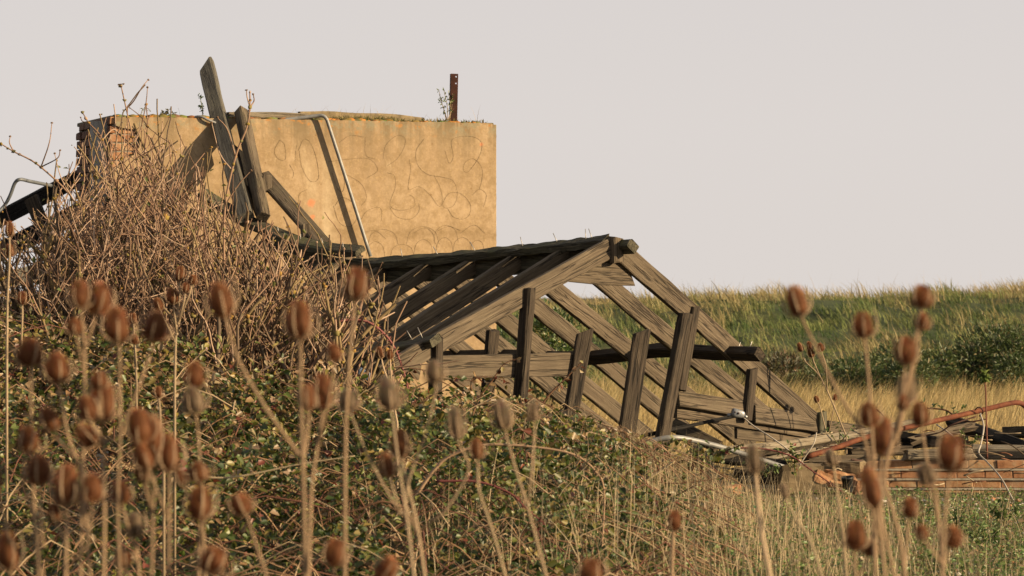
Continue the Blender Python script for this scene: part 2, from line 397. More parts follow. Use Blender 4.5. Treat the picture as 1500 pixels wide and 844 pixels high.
# low scrub merging the foot of the bank into the field
n = 15000
x = rng.uniform(-4, 13, n); y = rng.uniform(44.0, 49.5, n)
cl = vnoise(x, y, 0.9, 61) + vnoise(x, y, 2.0, 67) * .6
k = cl + rng.normal(0, .12, n) > 0.0; x, y, cl = x[k], y[k], cl[k]; n = len(x)
z = bank_h(x, y) + rng.uniform(0, 1, n) * (0.10 + 0.35 * np.clip(cl, 0, 1)); D = rng.normal(0, 1, (n, 3)) + np.array([0, 0, .5]); Nn = rng.normal(0, .6, (n, 3)) + np.array([.3, -.5, .7]); L = rng.uniform(.05, .11, n)
V, q = leaves_np(np.stack([x, y, z], 1), D, Nn, L, L * .38)
tag(link('bank_scrub', mesh_np('bank_scrub', V, [q], np.repeat(lerp3((0.045, 0.085, 0.025), (0.19, 0.21, 0.065), np.clip(rng.uniform(0, 1, n) * .7 + cl * .3, 0, 1)), 6, axis=0), LEAF)), 'low green scrub merging the foot of the bank into the golden field', 'scrub', kind='stuff')
# golden field between ruin and bank
n = 46000
y = 25.6 + (46.5 - 25.6) * rng.uniform(0, 1, n) ** 0.85; x = rng.uniform(-3.5, 10, n) * (0.6 + 0.4 * y / 46)
cl = vnoise(x, y, 0.8, 6) + rng.normal(0, 0.2, n)
gr = np.clip((cl - 0.15) * 2.2, 0, 0.75) * np.clip((y - 30) / 10, 0.15, 1)
colr = lerp3((0.44, 0.31, 0.13), (0.70, 0.55, 0.28), rng.uniform(0, 1, n)) * (1 - gr)[:, None] + lerp3((0.09, 0.13, 0.035), (0.18, 0.2, 0.06), rng.uniform(0, 1, n)) * gr[:, None]
grass_obj('golden_grass', np.stack([x, y, np.zeros(n) - 0.02], 1), rng.uniform(0.18, 0.5, n) * np.clip(1 + cl * 0.4, 0.6, 1.4), rng.uniform(0.006, 0.014, n), rng.normal(0.4, 0.9, n), rng.uniform(0.15, 0.9, n), colr,
          'golden dry grass filling the field between the ruin and the bank', 'grass')

# ------------------------------------------------------------------ the concrete building
B0 = Vector((-3.44, 26.6, 0)); BA = math.radians(20); cB, sB = math.cos(BA), math.sin(BA)
BTOP = 3.07; BDEP = 1.362
def wall_t(u):
    k = (u - CU) / F
    return (k * 26.6 + 3.44) / (cB - sB * k)
def wallY(u): return 26.6 + sB * wall_t(u)
def wall_loc(u, v, off=0.0):
    t = wall_t(u); return Vector((t, off, EYE - (v - CV) / F * (26.6 + sB * t)))
bld = empty('concrete_building', B0, 'flat roofed tan rendered block building with scribed wall behind the fallen roof', 'building')
bld.rotation_euler = (0, 0, BA)

def wall_mat():
    m, n, b = newmat('tan_render')
    tc = N_(n, 'ShaderNodeTexCoord'); o = tc.outputs['Object']
    sep = N_(n, 'ShaderNodeSeparateXYZ'); n.links.new(o, sep.inputs[0])
    g = noise_t(n, o, 1.6, 8, 0.6); f = noise_t(n, o, 16, 8, 0.7)
    c = ramp(n, [(0.3, (0.33, 0.232, 0.136)), (0.5, (0.41, 0.295, 0.175)), (0.7, (0.48, 0.355, 0.22))], g).outputs[0]
    c = mix(n, ramp(n, [(0.40, (0, 0, 0)), (0.62, (0.75, 0.75, 0.75))], f).outputs[0], c, (0.29, 0.20, 0.105))
    g2 = noise_t(n, o, 4.5, 7, 0.7)
    c = mix(n, ramp(n, [(0.50, (0, 0, 0)), (0.66, (0.38, 0.38, 0.38))], g2).outputs[0], c, (0.25, 0.175, 0.095))
    fs = noise_t(n, o, 55, 4, 0.6)
    c = mix(n, ramp(n, [(0.55, (0, 0, 0)), (0.7, (0.35, 0.35, 0.35))], fs).outputs[0], c, (0.55, 0.40, 0.2))
    # rain streaks hanging from the top edge
    mp = N_(n, 'ShaderNodeMapping'); mp.inputs['Scale'].default_value = (6, 6, 0.55); n.links.new(o, mp.inputs[0])
    st = noise_t(n, mp.outputs[0], 1.4, 5, 0.6)
    hm = ramp(n, [(0.0, (0, 0, 0)), (0.75, (0.25, 0.25, 0.25)), (1.0, (1, 1, 1))], math_(n, 'DIVIDE', math_(n, 'SUBTRACT', sep.outputs['Z'], 1.9), BTOP - 1.9)).outputs[0]
    sm = math_(n, 'MULTIPLY', ramp(n, [(0.42, (0, 0, 0)), (0.58, (0.95, 0.95, 0.95))], st).outputs[0], hm)
    c = mix(n, sm, c, (0.20, 0.15, 0.085))
    # grubby band low on the wall
    wz = math_(n, 'ADD', sep.outputs['Z'], math_(n, 'MULTIPLY', g, 0.25))
    bd = ramp(n, [(0.0, (0, 0, 0)), (0.40, (0, 0, 0)), (0.52, (1, 1, 1)), (0.60, (0, 0, 0))], math_(n, 'DIVIDE', math_(n, 'SUBTRACT', wz, 1.75), 0.9)).outputs[0]
    c = mix(n, math_(n, 'MULTIPLY', bd, math_(n, 'MULTIPLY', f, 0.75)), c, (0.2, 0.135, 0.065))
    # pale salty patches
    mp2 = N_(n, 'ShaderNodeMapping'); mp2.inputs['Scale'].default_value = (2.2, 1, 0.9); n.links.new(o, mp2.inputs[0])
    sa = noise_t(n, mp2.outputs[0], 1.5, 6, 0.65)
    c = mix(n, ramp(n, [(0.6, (0, 0, 0)), (0.72, (0.6, 0.6, 0.6))], sa).outputs[0], c, (0.60, 0.47, 0.30))
    # the long pale stain left of the conduit
    dx = math_(n, 'SUBTRACT', math_(n, 'ADD', sep.outputs['X'], math_(n, 'MULTIPLY', f, 0.12)), wall_t(474) + 0.04)
    pm = ramp(n, [(0.0, (0.75, 0.75, 0.75)), (1.0, (0, 0, 0))], math_(n, 'DIVIDE', math_(n, 'ABSOLUTE', dx), 0.17)).outputs[0]
    zm = ramp(n, [(0.0, (1, 1, 1)), (0.8, (0.4, 0.4, 0.4)), (1, (0, 0, 0))], math_(n, 'DIVIDE', math_(n, 'SUBTRACT', sep.outputs['Z'], 1.9), 1.0)).outputs[0]
    c = mix(n, math_(n, 'MULTIPLY', math_(n, 'MULTIPLY', pm, zm), ramp(n, [(0.35, (0.1, 0.1, 0.1)), (0.6, (1, 1, 1))], st).outputs[0]), c, (0.62, 0.50, 0.33))
    # salmon stains showing the brick through
    for (u, v, r) in ((455, 297, 0.045), (451, 325, 0.06), (457, 318, 0.03), (704, 212, 0.022)):
        p = wall_loc(u, v)
        d = N_(n, 'ShaderNodeVectorMath', operation='DISTANCE'); n.links.new(o, d.inputs[0]); d.inputs[1].default_value = (p.x, -0.02, p.z)
        dd = math_(n, 'ADD', math_(n, 'DIVIDE', d.outputs['Value'], r), math_(n, 'MULTIPLY', math_(n, 'SUBTRACT', f, 0.5), 2.2))
        c = mix(n, ramp(n, [(0.3, (0.85, 0.85, 0.85)), (1.0, (0, 0, 0))], dd).outputs[0], c, (0.6, 0.23, 0.11))
    # orange lichen near the top edge, a little elsewhere
    li = noise_t(n, o, 14, 4, 0.6)
    lt = ramp(n, [(0.0, (0, 0, 0)), (0.5, (0, 0, 0)), (0.8, (1, 1, 1))], math_(n, 'DIVIDE', math_(n, 'SUBTRACT', sep.outputs['Z'], BTOP - 0.30), 0.30)).outputs[0]
    lo = math_(n, 'MULTIPLY', lt, ramp(n, [(0.60, (0, 0, 0)), (0.66, (0.8, 0.8, 0.8))], li).outputs[0])
    c = mix(n, lo, c, (0.42, 0.20, 0.06))
    li2 = noise_t(n, o, 9, 6, 0.7)
    c = mix(n, math_(n, 'MULTIPLY', lt, ramp(n, [(0.5, (0, 0, 0)), (0.6, (0.7, 0.7, 0.7))], li2).outputs[0]), c, (0.27, 0.25, 0.17))
    vo = N_(n, 'ShaderNodeTexVoronoi'); vo.inputs['Scale'].default_value = 6.0; n.links.new(o, vo.inputs['Vector'])
    c = mix(n, ramp(n, [(0.03, (0.8, 0.8, 0.8)), (0.07, (0, 0, 0))], vo.outputs['Distance']).outputs[0], c, (0.24, 0.15, 0.07))
    n.links.new(dim(n, c, 0.80), b.inputs['Base Color']); b.inputs['Roughness'].default_value = 0.92; b.inputs['Specular IOR Level'].default_value = 0.2
    bp = N_(n, 'ShaderNodeBump'); bp.inputs['Strength'].default_value = 0.55; bp.inputs['Distance'].default_value = 0.012
    n.links.new(math_(n, 'ADD', math_(n, 'MULTIPLY', g, 1.6), math_(n, 'MULTIPLY', f, 0.6)), bp.inputs['Height']); n.links.new(bp.outputs[0], b.inputs['Normal'])
    return m
TAN = wall_mat()
BL = wall_t(725)
def box_mesh(name, a, b, mat, bev=0.0, jit=0.0):
    bm = bmesh.new(); bmesh.ops.create_cube(bm, size=1)
    for v in bm.verts:
        v.co = Vector((a[i] + (b[i] - a[i]) * (v.co[i] + 0.5) for i in range(3)))
        if jit: v.co += Vector((rnd.uniform(-jit, jit) for _ in range(3)))
    if bev: bmesh.ops.bevel(bm, geom=bm.edges[:], offset=bev, segments=1, affect='EDGES')
    me = bpy.data.meshes.new(name); bm.to_mesh(me); bm.free(); me.materials.append(mat); return me
link('wall_core', box_mesh('wall_core', (0.03, 0.012, -0.05), (BL - 0.005, BDEP, BTOP - 0.03), MORTAR), bld)
# rendered front coat with its broken left edge
prof = [(168, 171.5), (240, 172.2), (330, 174), (420, 175), (520, 177), (640, 179), (718, 181), (725, 183.5), (726, 200), (724.6, 215), (725.6, 300), (725, 420), (725, 690), (160, 690), (160, 430), (165, 330), (163, 300),
        (168, 262), (166, 246), (178, 240), (182, 232), (196, 227), (204, 214), (203, 200), (197, 190), (180, 188), (168, 184)]
def chip(pr, i0, i1):
    out = []
    for i, p in enumerate(pr):
        out.append(p)
        if i0 <= i < i1:
            q = pr[i + 1]; m = max(2, int(math.hypot(q[0] - p[0], q[1] - p[1]) / 5))
            for k in range(1, m):
                t = k / m; a = mnoise.noise((i + t * 7.0, 3.1, 0)) * 0.9 + rnd.gauss(0, 0.35)
                out.append((p[0] + (q[0] - p[0]) * t + (a if i >= 7 else 0), p[1] + (q[1] - p[1]) * t + (a * .8 if i < 7 else 0)))
    return out
prof = chip(prof, 0, 12)
bm = bmesh.new()
fr = [bm.verts.new(wall_loc(u, v, -0.024)) for u, v in prof]; bk = [bm.verts.new(wall_loc(u, v, 0.009)) for u, v in prof]
bm.faces.new(list(reversed(fr))); bm.faces.new(bk)
for k in range(len(prof)):
    l = (k + 1) % len(prof); bm.faces.new((fr[k], fr[l], bk[l], bk[k]))
bmesh.ops.recalc_face_normals(bm, faces=bm.faces[:])
me = bpy.data.meshes.new('front_wall'); bm.to_mesh(me); bm.free(); me.materials.append(TAN)
link('front_wall', me, bld)
link('right_wall', box_mesh('right_wall', (BL - 0.003, 0.010, -0.05), (BL + 0.018, BDEP, BTOP - 0.01), TAN, 0.004), bld)
ROOFM = rough_mat('roof_felt', [(0.3, (0.08, 0.07, 0.045)), (0.7, (0.22, 0.19, 0.11))], 9)
link('roof', box_mesh('roof', (0.01, 0.03, BTOP - 0.028), (BL, BDEP, BTOP + 0.006), ROOFM, 0.006), bld)
# bricks of the shaded left side and of the broken front corner
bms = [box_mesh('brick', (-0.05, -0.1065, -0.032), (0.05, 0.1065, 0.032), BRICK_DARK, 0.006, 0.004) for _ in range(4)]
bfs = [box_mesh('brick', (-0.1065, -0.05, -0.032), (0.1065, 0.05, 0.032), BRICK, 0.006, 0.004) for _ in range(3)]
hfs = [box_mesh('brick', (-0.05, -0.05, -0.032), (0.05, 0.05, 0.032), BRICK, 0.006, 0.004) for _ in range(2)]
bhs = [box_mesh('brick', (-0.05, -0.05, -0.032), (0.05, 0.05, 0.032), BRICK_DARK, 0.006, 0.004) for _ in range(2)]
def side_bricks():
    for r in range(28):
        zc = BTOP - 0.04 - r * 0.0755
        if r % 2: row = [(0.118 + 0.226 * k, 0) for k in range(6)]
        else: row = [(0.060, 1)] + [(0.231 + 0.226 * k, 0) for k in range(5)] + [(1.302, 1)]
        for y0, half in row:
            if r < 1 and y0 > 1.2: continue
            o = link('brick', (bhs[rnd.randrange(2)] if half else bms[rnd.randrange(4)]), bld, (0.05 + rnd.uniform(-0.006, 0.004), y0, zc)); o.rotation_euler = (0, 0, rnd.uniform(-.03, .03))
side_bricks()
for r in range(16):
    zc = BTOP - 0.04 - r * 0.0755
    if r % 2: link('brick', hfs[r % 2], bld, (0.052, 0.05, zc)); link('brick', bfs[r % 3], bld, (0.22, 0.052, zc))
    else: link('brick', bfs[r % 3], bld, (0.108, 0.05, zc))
# grey cement pilaster on the side, next to the corner
CEM = rough_mat('grey_cement', [(0.3, (0.14, 0.13, 0.12)), (0.5, (0.30, 0.285, 0.26)), (0.7, (0.42, 0.40, 0.37))], 6, stretch=(1, 1, 0.35))
bm = bmesh.new()
pp = [(0.07, 3.03), (0.57, 3.055), (0.575, 2.6), (0.56, 2.2), (0.50, 1.9), (0.46, 1.5), (0.07, 1.4)]
fr = [bm.verts.new((-0.045, y, z)) for y, z in pp]; bk = [bm.verts.new((0.01, y, z)) for y, z in pp]
bm.faces.new(fr); bm.faces.new(list(reversed(bk)))
for k in range(len(pp)):
    l = (k + 1) % len(pp); bm.faces.new((fr[k], fr[l], bk[l], bk[k]))
bmesh.ops.recalc_face_normals(bm, faces=bm.faces[:])
me = bpy.data.meshes.new('cement_pilaster'); bm.to_mesh(me); bm.free(); me.materials.append(CEM); link('cement_pilaster', me, bld)
# scribed loops in the render: shallow dark grooves
def zc2(pts): return [(x / 2.483 + 270, y / 2.483 + 60) for x, y in pts]
CUR = [zc2(c) for c in (
 [(945,400),(960,445),(975,420),(968,370),(985,352),(1040,348),(1078,370),(1070,420),(1030,475),(1012,470),(1020,440),(1050,430),(1078,460),(1080,500),(1070,540)],
 [(870,355),(840,400),(845,450),(880,485),(930,495),(975,510),(990,560),(975,600),(945,608),(938,590),(960,555),(1000,555),(1035,590),(1035,630),(1010,648),(975,640),(955,610)],
 [(815,430),(820,470),(812,540),(850,530),(890,560),(920,600),(935,590),(930,540),(905,490)],
 [(735,480),(760,490),(765,530),(745,590),(760,612),(800,615),(835,600),(830,570),(815,560)],
 [(740,600),(770,640),(820,648),(850,620),(850,590)], [(1045,560),(1070,540),(1095,560),(1085,605)], [(655,350),(657,415),(690,430)],
 [(560,370),(600,345),(650,350)], [(735,455),(770,430),(795,390),(800,355),(770,345),(730,380),(720,430)],
 [(415,400),(425,460),(455,510),(485,500),(478,430),(455,370),(430,360),(412,400)], [(540,600),(560,660),(600,675),(625,640),(610,590),(570,570),(545,600)],
 [(445,540),(415,560),(420,610),(445,640)], [(640,650),(660,620),(700,605),(715,620),(713,655)], [(535,480),(550,530),(570,550),(580,520),(572,460)],
 [(345,360),(325,400),(340,430),(365,430),(362,380),(345,360)], [(585,485),(640,520),(660,570),(640,600)], [(520,440),(600,430),(670,430),(700,470),(660,500)],
 [(640,700),(690,690),(730,720)], [(830,700),(870,680),(900,700),(910,740)], [(920,690),(960,675),(1000,690)], [(1000,700),(1050,670),(1090,700)],
 [(20,380),(45,420),(70,400),(60,370)], [(380,450),(395,480),(390,500)], [(405,380),(400,440)])]
for cx, cw, top, h in ((549, 14, 354, 24), (588, 17, 358, 16), (619, 14, 351, 22), (650, 13, 348, 24), (676, 14, 348, 22), (698, 10, 352, 16), (618, 24, 332, 26), (560, 22, 336, 22), (652, 18, 330, 24)):
    CUR.append([(cx - cw, top + h), (cx - cw * .75, top + h * .3), (cx, top), (cx + cw * .75, top + h * .3), (cx + cw, top + h)])
for c in CUR:
    mb = MB(); pts = spline([wall_loc(u, v, -0.0262) for u, v in c], len(c) * 5)
    P = np.array([tuple(p) for p in pts]); T = np.gradient(P, axis=0); T /= np.linalg.norm(T, axis=1, keepdims=True) + 1e-9
    S = np.stack([-T[:, 2], np.zeros(len(T)), T[:, 0]], 1)
    wv = np.array([0.0008 + 0.0012 * abs(mnoise.noise((i * .35, c[0][0], 0))) for i in range(len(P))])[:, None]
    k = len(P); i = np.arange(k - 1)
    mb.add(np.concatenate([P + S * wv, P - S * wv]), (), np.stack([i, i + 1, i + k + 1, i + k], 1), (0.175, 0.118, 0.062))
    link('scribed_line', mb.mesh('scribed_line', BARK), bld)
# moss and grass on the roof edge
n = 3600
t = rng.uniform(0.05, BL - 0.06, n); yy = rng.uniform(0.0, 0.4, n)
dens = vnoise(t, yy, 2.2, 8) + 0.25 * (t > 1.6) - 0.1
keep = dens > rng.uniform(-0.35, 0.35, n); t, yy, dens = t[keep], yy[keep], dens[keep]; n = len(t)
H = rng.uniform(0.015, 0.05, n) * np.clip(1 + dens, 0.5, 1.6); tall = rng.uniform(0, 1, n) < 0.03; H[tall] = rng.uniform(0.1, 0.2, tall.sum())
c = lerp3((0.10, 0.12, 0.03), (0.36, 0.28, 0.11), rng.uniform(0, 1, n)); c[tall] = (0.5, 0.38, 0.2)
wd = rng.uniform(0.008, 0.022, n); wd[tall] = 0.004
V, q, tt, m = blades_np(np.stack([t, yy, np.full(n, BTOP - 0.004)], 1), H, wd, rng.uniform(0, 6.28, n), rng.uniform(0.2, 1, n))
tag(link('roof_grass', mesh_np('roof_grass', V, [q, tt], np.repeat(c, m, axis=0), GRASS), bld), kind='stuff')
mb = MB()
for k in range(150):
    tt_ = rnd.uniform(0.05, BL - 0.1); r = rnd.uniform(0.012, 0.035)
    if tt_ > 2.6: r *= 0.6
    bm = bmesh.new(); bmesh.ops.create_icosphere(bm, subdivisions=1, radius=1)
    Vv = [(tt_ + v.co.x * r * 2.2, rnd.uniform(-0.005, 0.003) + 0.03 + v.co.y * 0.05, BTOP + v.co.z * r * 0.8 + rnd.uniform(-.003, .003)) for v in bm.verts]
    fcs = [[v.index for v in f.verts] for f in bm.faces]; bm.free()
    mb.add(Vv, fcs, (), (rnd.uniform(.08, .24), rnd.uniform(.085, .16), rnd.uniform(.025, .06)) if rnd.random() < .75 else (0.45, 0.19, 0.04))
tag(link('moss', mb.mesh('moss', BARK, True), bld), kind='stuff')

def wb(p):  # building local -> world
    return B0 + Vector((p[0] * cB - p[1] * sB, p[0] * sB + p[1] * cB, p[2]))
NB = Vector((sB, -cB, 0))

def plain(o, label, cat, group=None): return tag(o, label, cat, group)
# timber lying along the roof edge
o = beam('roof_timber', [wb((wall_t(336), 0.05, BTOP + 0.03)), wb((wall_t(400), 0.06, BTOP + 0.036)), wb((wall_t(452), 0.07, BTOP + 0.03))], 0.055, 0.10, NB, WOOD_PALE, rough=0.004)
plain(o, 'short pale timber lying on the roof edge left of the bent conduit', 'plank')
mbm = rough_mat('roof_kerb', [(0.3, (0.13, 0.10, 0.055)), (0.6, (0.30, 0.23, 0.13)), (0.8, (0.42, 0.33, 0.2))], 12)
o = beam('roof_kerb', [wb((wall_t(452), 0.30, BTOP + 0.045)), wb((wall_t(520), 0.34, BTOP + 0.05)), wb((wall_t(580), 0.36, BTOP + 0.04)), wb((wall_t(640), 0.38, BTOP + 0.012))], 0.085, 0.10, NB, mbm, bld and None, rough=0.012)
Mw = o.matrix_basis.copy(); o.parent = bld
Mb = Matrix.Translation(B0) @ Matrix.Rotation(BA, 4, 'Z'); o.matrix_basis = Mb.inverted() @ Mw

# rusty steel angle post with two bolt holes
def steel_post():
    t = wall_t(676); yb = 0.22
    root = wb((t, yb, BTOP)); h = 0.45
    bm = bmesh.new()
    wv = 0.033; th = 0.007
    # flange facing the camera, built as strips round two square holes
    xs = [-wv, wv * 0.25, wv * 0.62, wv]; zs = [-0.02, h - 0.092, h - 0.080, h - 0.032, h - 0.020, h]
    for yv in (-th, 0.0):
        for i in range(3):
            for j in range(5):
                if i == 1 and j in (1, 3): continue
                q = [(xs[i], yv, zs[j]), (xs[i + 1], yv, zs[j]), (xs[i + 1], yv, zs[j + 1]), (xs[i], yv, zs[j + 1])]
                bm.faces.new([bm.verts.new(p) for p in (q if yv < 0 else q[::-1])])
    for x in (-wv, wv):
        q = [(x, -th, -0.02), (x, 0, -0.02), (x, 0, h), (x, -th, h)]; bm.faces.new([bm.verts.new(p) for p in q])
    bm.faces.new([bm.verts.new(p) for p in [(-wv, -th, h), (wv, -th, h), (wv, 0, h), (-wv, 0, h)]])
    # the other leg, running back from the left edge
    for x in (-wv + 0.0005, -wv + th):
        q = [(x, 0.0005, -0.02), (x, 0.066, -0.02), (x, 0.066, h), (x, 0.0005, h)]; bm.faces.new([bm.verts.new(p) for p in q])
    bm.faces.new([bm.verts.new(p) for p in [(-wv, 0.066, -.02), (-wv + th, 0.066, -.02), (-wv + th, 0.066, h), (-wv, 0.066, h)]])
    bmesh.ops.remove_doubles(bm, verts=bm.verts[:], dist=0.0002)
    me = bpy.data.meshes.new('steel_post'); bm.to_mesh(me); bm.free(); me.materials.append(RUST_DARK)
    o = link('steel_post', me, None, root); o.rotation_euler = (0, math.radians(1.2), math.radians(8))
    plain(o, 'dark rusty steel angle post with two bolt holes standing on the roof', 'post')
steel_post()

# ------------------------------------------------------------------ leaning boards and conduits at the building
R_ = Vector((-0.7071, 0.7071, 0)); G_ = Vector((0.7071, 0.7071, 0)); NG = -R_
o = beam('leaning_plank', [W(360, 318, 26.05), W(323, 182, 26.88), W(303, 99, 27.4)], 0.135, 0.085, (-0.15, -0.97, 0.1), WOOD_GREY, cut1=-0.07, rough=0.005)
plain(o, 'tallest grey plank leaning on the roof edge, its pointed tip against the sky', 'plank')
o = beam('leaning_plank', [W(386, 318, 26.05), W(370, 240, 26.5), W(353, 163, 26.93)], 0.10, 0.10, (0.6, -0.8, 0.1), WOOD, rough=0.005)
plain(o, 'shorter weathered plank leaning on the wall just right of the tallest plank', 'plank')
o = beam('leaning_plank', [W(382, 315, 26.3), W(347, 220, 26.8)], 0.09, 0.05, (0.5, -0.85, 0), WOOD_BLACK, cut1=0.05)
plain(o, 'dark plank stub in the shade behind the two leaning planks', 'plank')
br = empty('fallen_rafter', W(472, 356, 25.75), 'fallen rafter with two cleats sloping down across the tan wall', 'timber')
beam('timber', [W(384, 256, 26.55), W(474, 358, 25.75)], 0.13, 0.05, (0.35, -0.93, 0.1), WOOD, br)
beam('cleat', [W(391, 258, 26.38), W(392, 281, 26.36)], 0.075, 0.045, (0.4, -0.9, 0.1), WOOD, br)
beam('cleat', [W(448, 330, 25.88), W(449, 352, 25.86)], 0.085, 0.05, (0.4, -0.9, 0.1), WOOD, br)

def pipe(name, pts, r, mat, label, cat, n=40, sides=10):
    mb = MB(); b = Vector(pts[0]); mb.tube(spline(pts, n), r, sides)
    return plain(link(name, mb.mesh(name, mat, True, b), None, b), label, cat)
pts = [wb((wall_t(u), y, EYE - (v - CV) / F * wallY(u))) for u, v, y in ((415, 176.0, 0.0), (440, 173, -0.02), (460, 170.5, -0.05), (469, 170.3, -0.075), (474, 175, -0.085), (478, 186, -0.085), (505, 270, -0.085), (538.5, 376, -0.085))]
pipe('bent_conduit', pts, 0.0165, PIPE, 'pale grey bent conduit hooked over the roof edge, running down the tan wall', 'pipe')
pts = [wb((wall_t(u), y, EYE - (v - CV) / F * wallY(u))) for u, v, y in ((280, 176, 0.05), (285, 172, -0.0), (293, 171.5, -0.04), (302, 176, -0.06), (316, 182, -0.06))]
pipe('bent_conduit', pts, 0.012, PIPE, 'short grey conduit end curling over the roof edge left of the tallest plank', 'pipe')
pipe('bent_conduit', [W(-8, 316, 22.9), W(6, 302, 23), W(15, 286, 23), W(22, 268, 23), (W(30, 263, 23)), W(45, 266, 23.1), W(75, 272, 23.3)], 0.0135, PIPE_DARK, 'bluish grey bent conduit sticking up at the left edge of the scene', 'pipe')
# dark timbers left of the building, behind the bare bush
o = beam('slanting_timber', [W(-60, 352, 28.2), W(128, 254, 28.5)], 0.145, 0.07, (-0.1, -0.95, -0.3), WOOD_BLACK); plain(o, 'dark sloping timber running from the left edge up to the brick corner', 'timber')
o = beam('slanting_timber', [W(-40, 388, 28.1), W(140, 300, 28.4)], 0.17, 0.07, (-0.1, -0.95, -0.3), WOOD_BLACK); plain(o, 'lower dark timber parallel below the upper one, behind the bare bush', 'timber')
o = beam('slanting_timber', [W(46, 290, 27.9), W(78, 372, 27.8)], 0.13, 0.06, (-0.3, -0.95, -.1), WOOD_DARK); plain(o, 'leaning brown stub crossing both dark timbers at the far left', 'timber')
o = beam('slanting_timber', [W(88, 350, 24.7), W(118, 420, 24.4)], 0.10, 0.05, (0.5, -0.85, 0.2), WOOD_BLACK); plain(o, 'short dark stub below the brick corner seen through the twigs', 'timber')
o = beam('slanting_timber', [W(-30, 420, 23.8), W(120, 385, 24.6)], 0.14, 0.05, (0.5, -0.85, 0.2), WOOD_GREY); plain(o, 'lowest grey board at the far left, mostly hidden by the bare twigs', 'timber')
o = beam('slanting_timber', [W(165, 420, 25.2), W(330, 440, 25.6)], 0.16, 0.05, (0.4, -0.9, 0.2), WOOD); plain(o, 'weathered board lying low in front of the wall, behind the middle of the bush', 'timber')

# ------------------------------------------------------------------ the collapsed roof frame
FR = empty('collapsed_roof_frame', Vector((0.8, 23.5, 0)), 'collapsed weathered timber roof frame with bare rafters, ridge and leaning studs', 'roof frame')
UK = [903, 838, 766, 702, 640, 578, 520, 462, 405]
def plane_Y(k, u):
    Y0 = 23.5 + 0.36 * k; x0 = (UK[k] - CU) / F * Y0
    return (Y0 - x0) / (1 - (u - CU) / F)
def Gp(k, u, v, d=0.0): return W(u, v, plane_Y(k, u) + d)
right = [((908, 368), (1196, 623)), ((846, 380), (1118, 607)), ((772, 392), (1100, 655)), ((704, 383), (1022, 647)), ((642, 387), (966, 655)),
         ((580, 385), (906, 646)), ((522, 386), (838, 640)), ((464, 380), (775, 640)), ((408, 352), (712, 640))]
left = [((897, 361), (640, 503), (556, 550)), ((836, 369), (625, 500), (528, 562)), ((764, 379), (570, 504), (478, 562)), ((700, 385), (574, 464), (440, 548)),
        ((638, 388), (548, 443), (400, 536)), ((576, 389), (470, 455), (360, 522)), ((518, 382), (445, 432), (328, 515)), ((460, 374), (380, 428), (290, 490)), ((404, 352), (330, 402), (250, 460))]
raf = []
for k in range(9):
    a, b = right[k]
    sag = [0.0, 4, 3, 0, 2, 1, 3, 2, 0][k]
    m = ((a[0] + b[0]) / 2, (a[1] + b[1]) / 2 + sag - 1)
    nn = NG + Vector((rnd.uniform(-.08, .08), rnd.uniform(-.08, .08), rnd.uniform(-.12, .02)))
    raf.append(beam('rafter', [Gp(k, *a), Gp(k, *m), Gp(k, *b)], (0.158, 0.145, 0.145, 0.14, 0.14, 0.135, 0.135, 0.135, 0.13)[k], 0.052, nn, WOOD, FR, seed=100 + k, ragged=0.02))
for k in range(9):
    c = left[k]
    mat = WOOD
    beam('rafter', [Gp(k, *c[0], -0.01), Gp(k, *c[1], -0.01), Gp(k, *c[2], -0.01)], (0.145, 0.125, 0.135, 0.13, 0.125, 0.125, 0.15, 0.13, 0.13)[k], 0.052, NG + Vector((0, 0, 0.03)), mat, FR, seed=200 + k)
NL = (-G_ * 0.42 + Vector((0, 0, 0.9))).normalized()     # outward normals of the two slopes
NR = (G_ * 0.62 + Vector((0, 0, 0.78))).normalized()
def ridgeY(u): return 23.40 + (893 - u) / 68 * 0.36
def nails(o, spots, dirv, L=0.085):
    Mo = Matrix.Translation(FR.location) @ o.matrix_basis
    for (u, v, Y) in spots:
        p = W(u, v, Y); mb = MB(); d = (Vector(dirv) + Vector((rnd.uniform(-.25, .25), rnd.uniform(-.2, .2), rnd.uniform(-.1, .1)))).normalized()
        mb.tube([p - d * 0.05, p + d * L], [0.0036, 0.003], 5)
        nn = link('nail', mb.mesh('nail', METAL_NAIL, True), o); nn.matrix_basis = Mo.inverted()
# ridge purlins lying on the left slope, with nail stubs
rp1 = beam('ridge_purlin', [W(889, 353, ridgeY(889)), W(810, 362, ridgeY(810)), W(720, 371, ridgeY(720)), W(620, 381, ridgeY(620)), W(538, 386, ridgeY(538))], 0.10, 0.065, NL, WOOD_MOSSY, FR, rough=0.016, seg=.05, seed=31)
nails(rp1, [(589, 375, ridgeY(589)), (640, 371, ridgeY(640)), (694, 364, ridgeY(694)), (765, 358, ridgeY(765)), (815, 352, ridgeY(815)), (858, 347, ridgeY(858)), (866, 346, ridgeY(866))], (-0.25, -0.1, 0.95), 0.06)
Y2 = lambda u: min(ridgeY(u) - 0.03, 26.2)
rp2 = beam('ridge_purlin', [W(527, 368, Y2(527)), W(490, 366, Y2(490)), W(450, 358, Y2(450)), W(410, 345, Y2(410)), W(370, 328, Y2(370)), W(330, 306, Y2(330)), W(296, 284, Y2(296))], 0.12, 0.06, NL, WOOD_MOSSY, FR, rough=0.014, seed=32)
nails(rp2, [(408, 340, Y2(408)), (440, 351, Y2(440)), (473, 357, Y2(473)), (503, 364, Y2(503))], (-0.1, -0.3, 0.9), 0.05)
beam('ridge_board', [W(896, 372, 23.52), W(800, 384, ridgeY(800) + .1), W(700, 394, ridgeY(700) + .1), W(600, 400, ridgeY(600) + .1), W(527, 396, ridgeY(527) + .1), W(450, 380, ridgeY(450) + .1), W(390, 354, 26.2)], 0.15, 0.04, G_, WOOD_MOSSY, FR, seed=33)
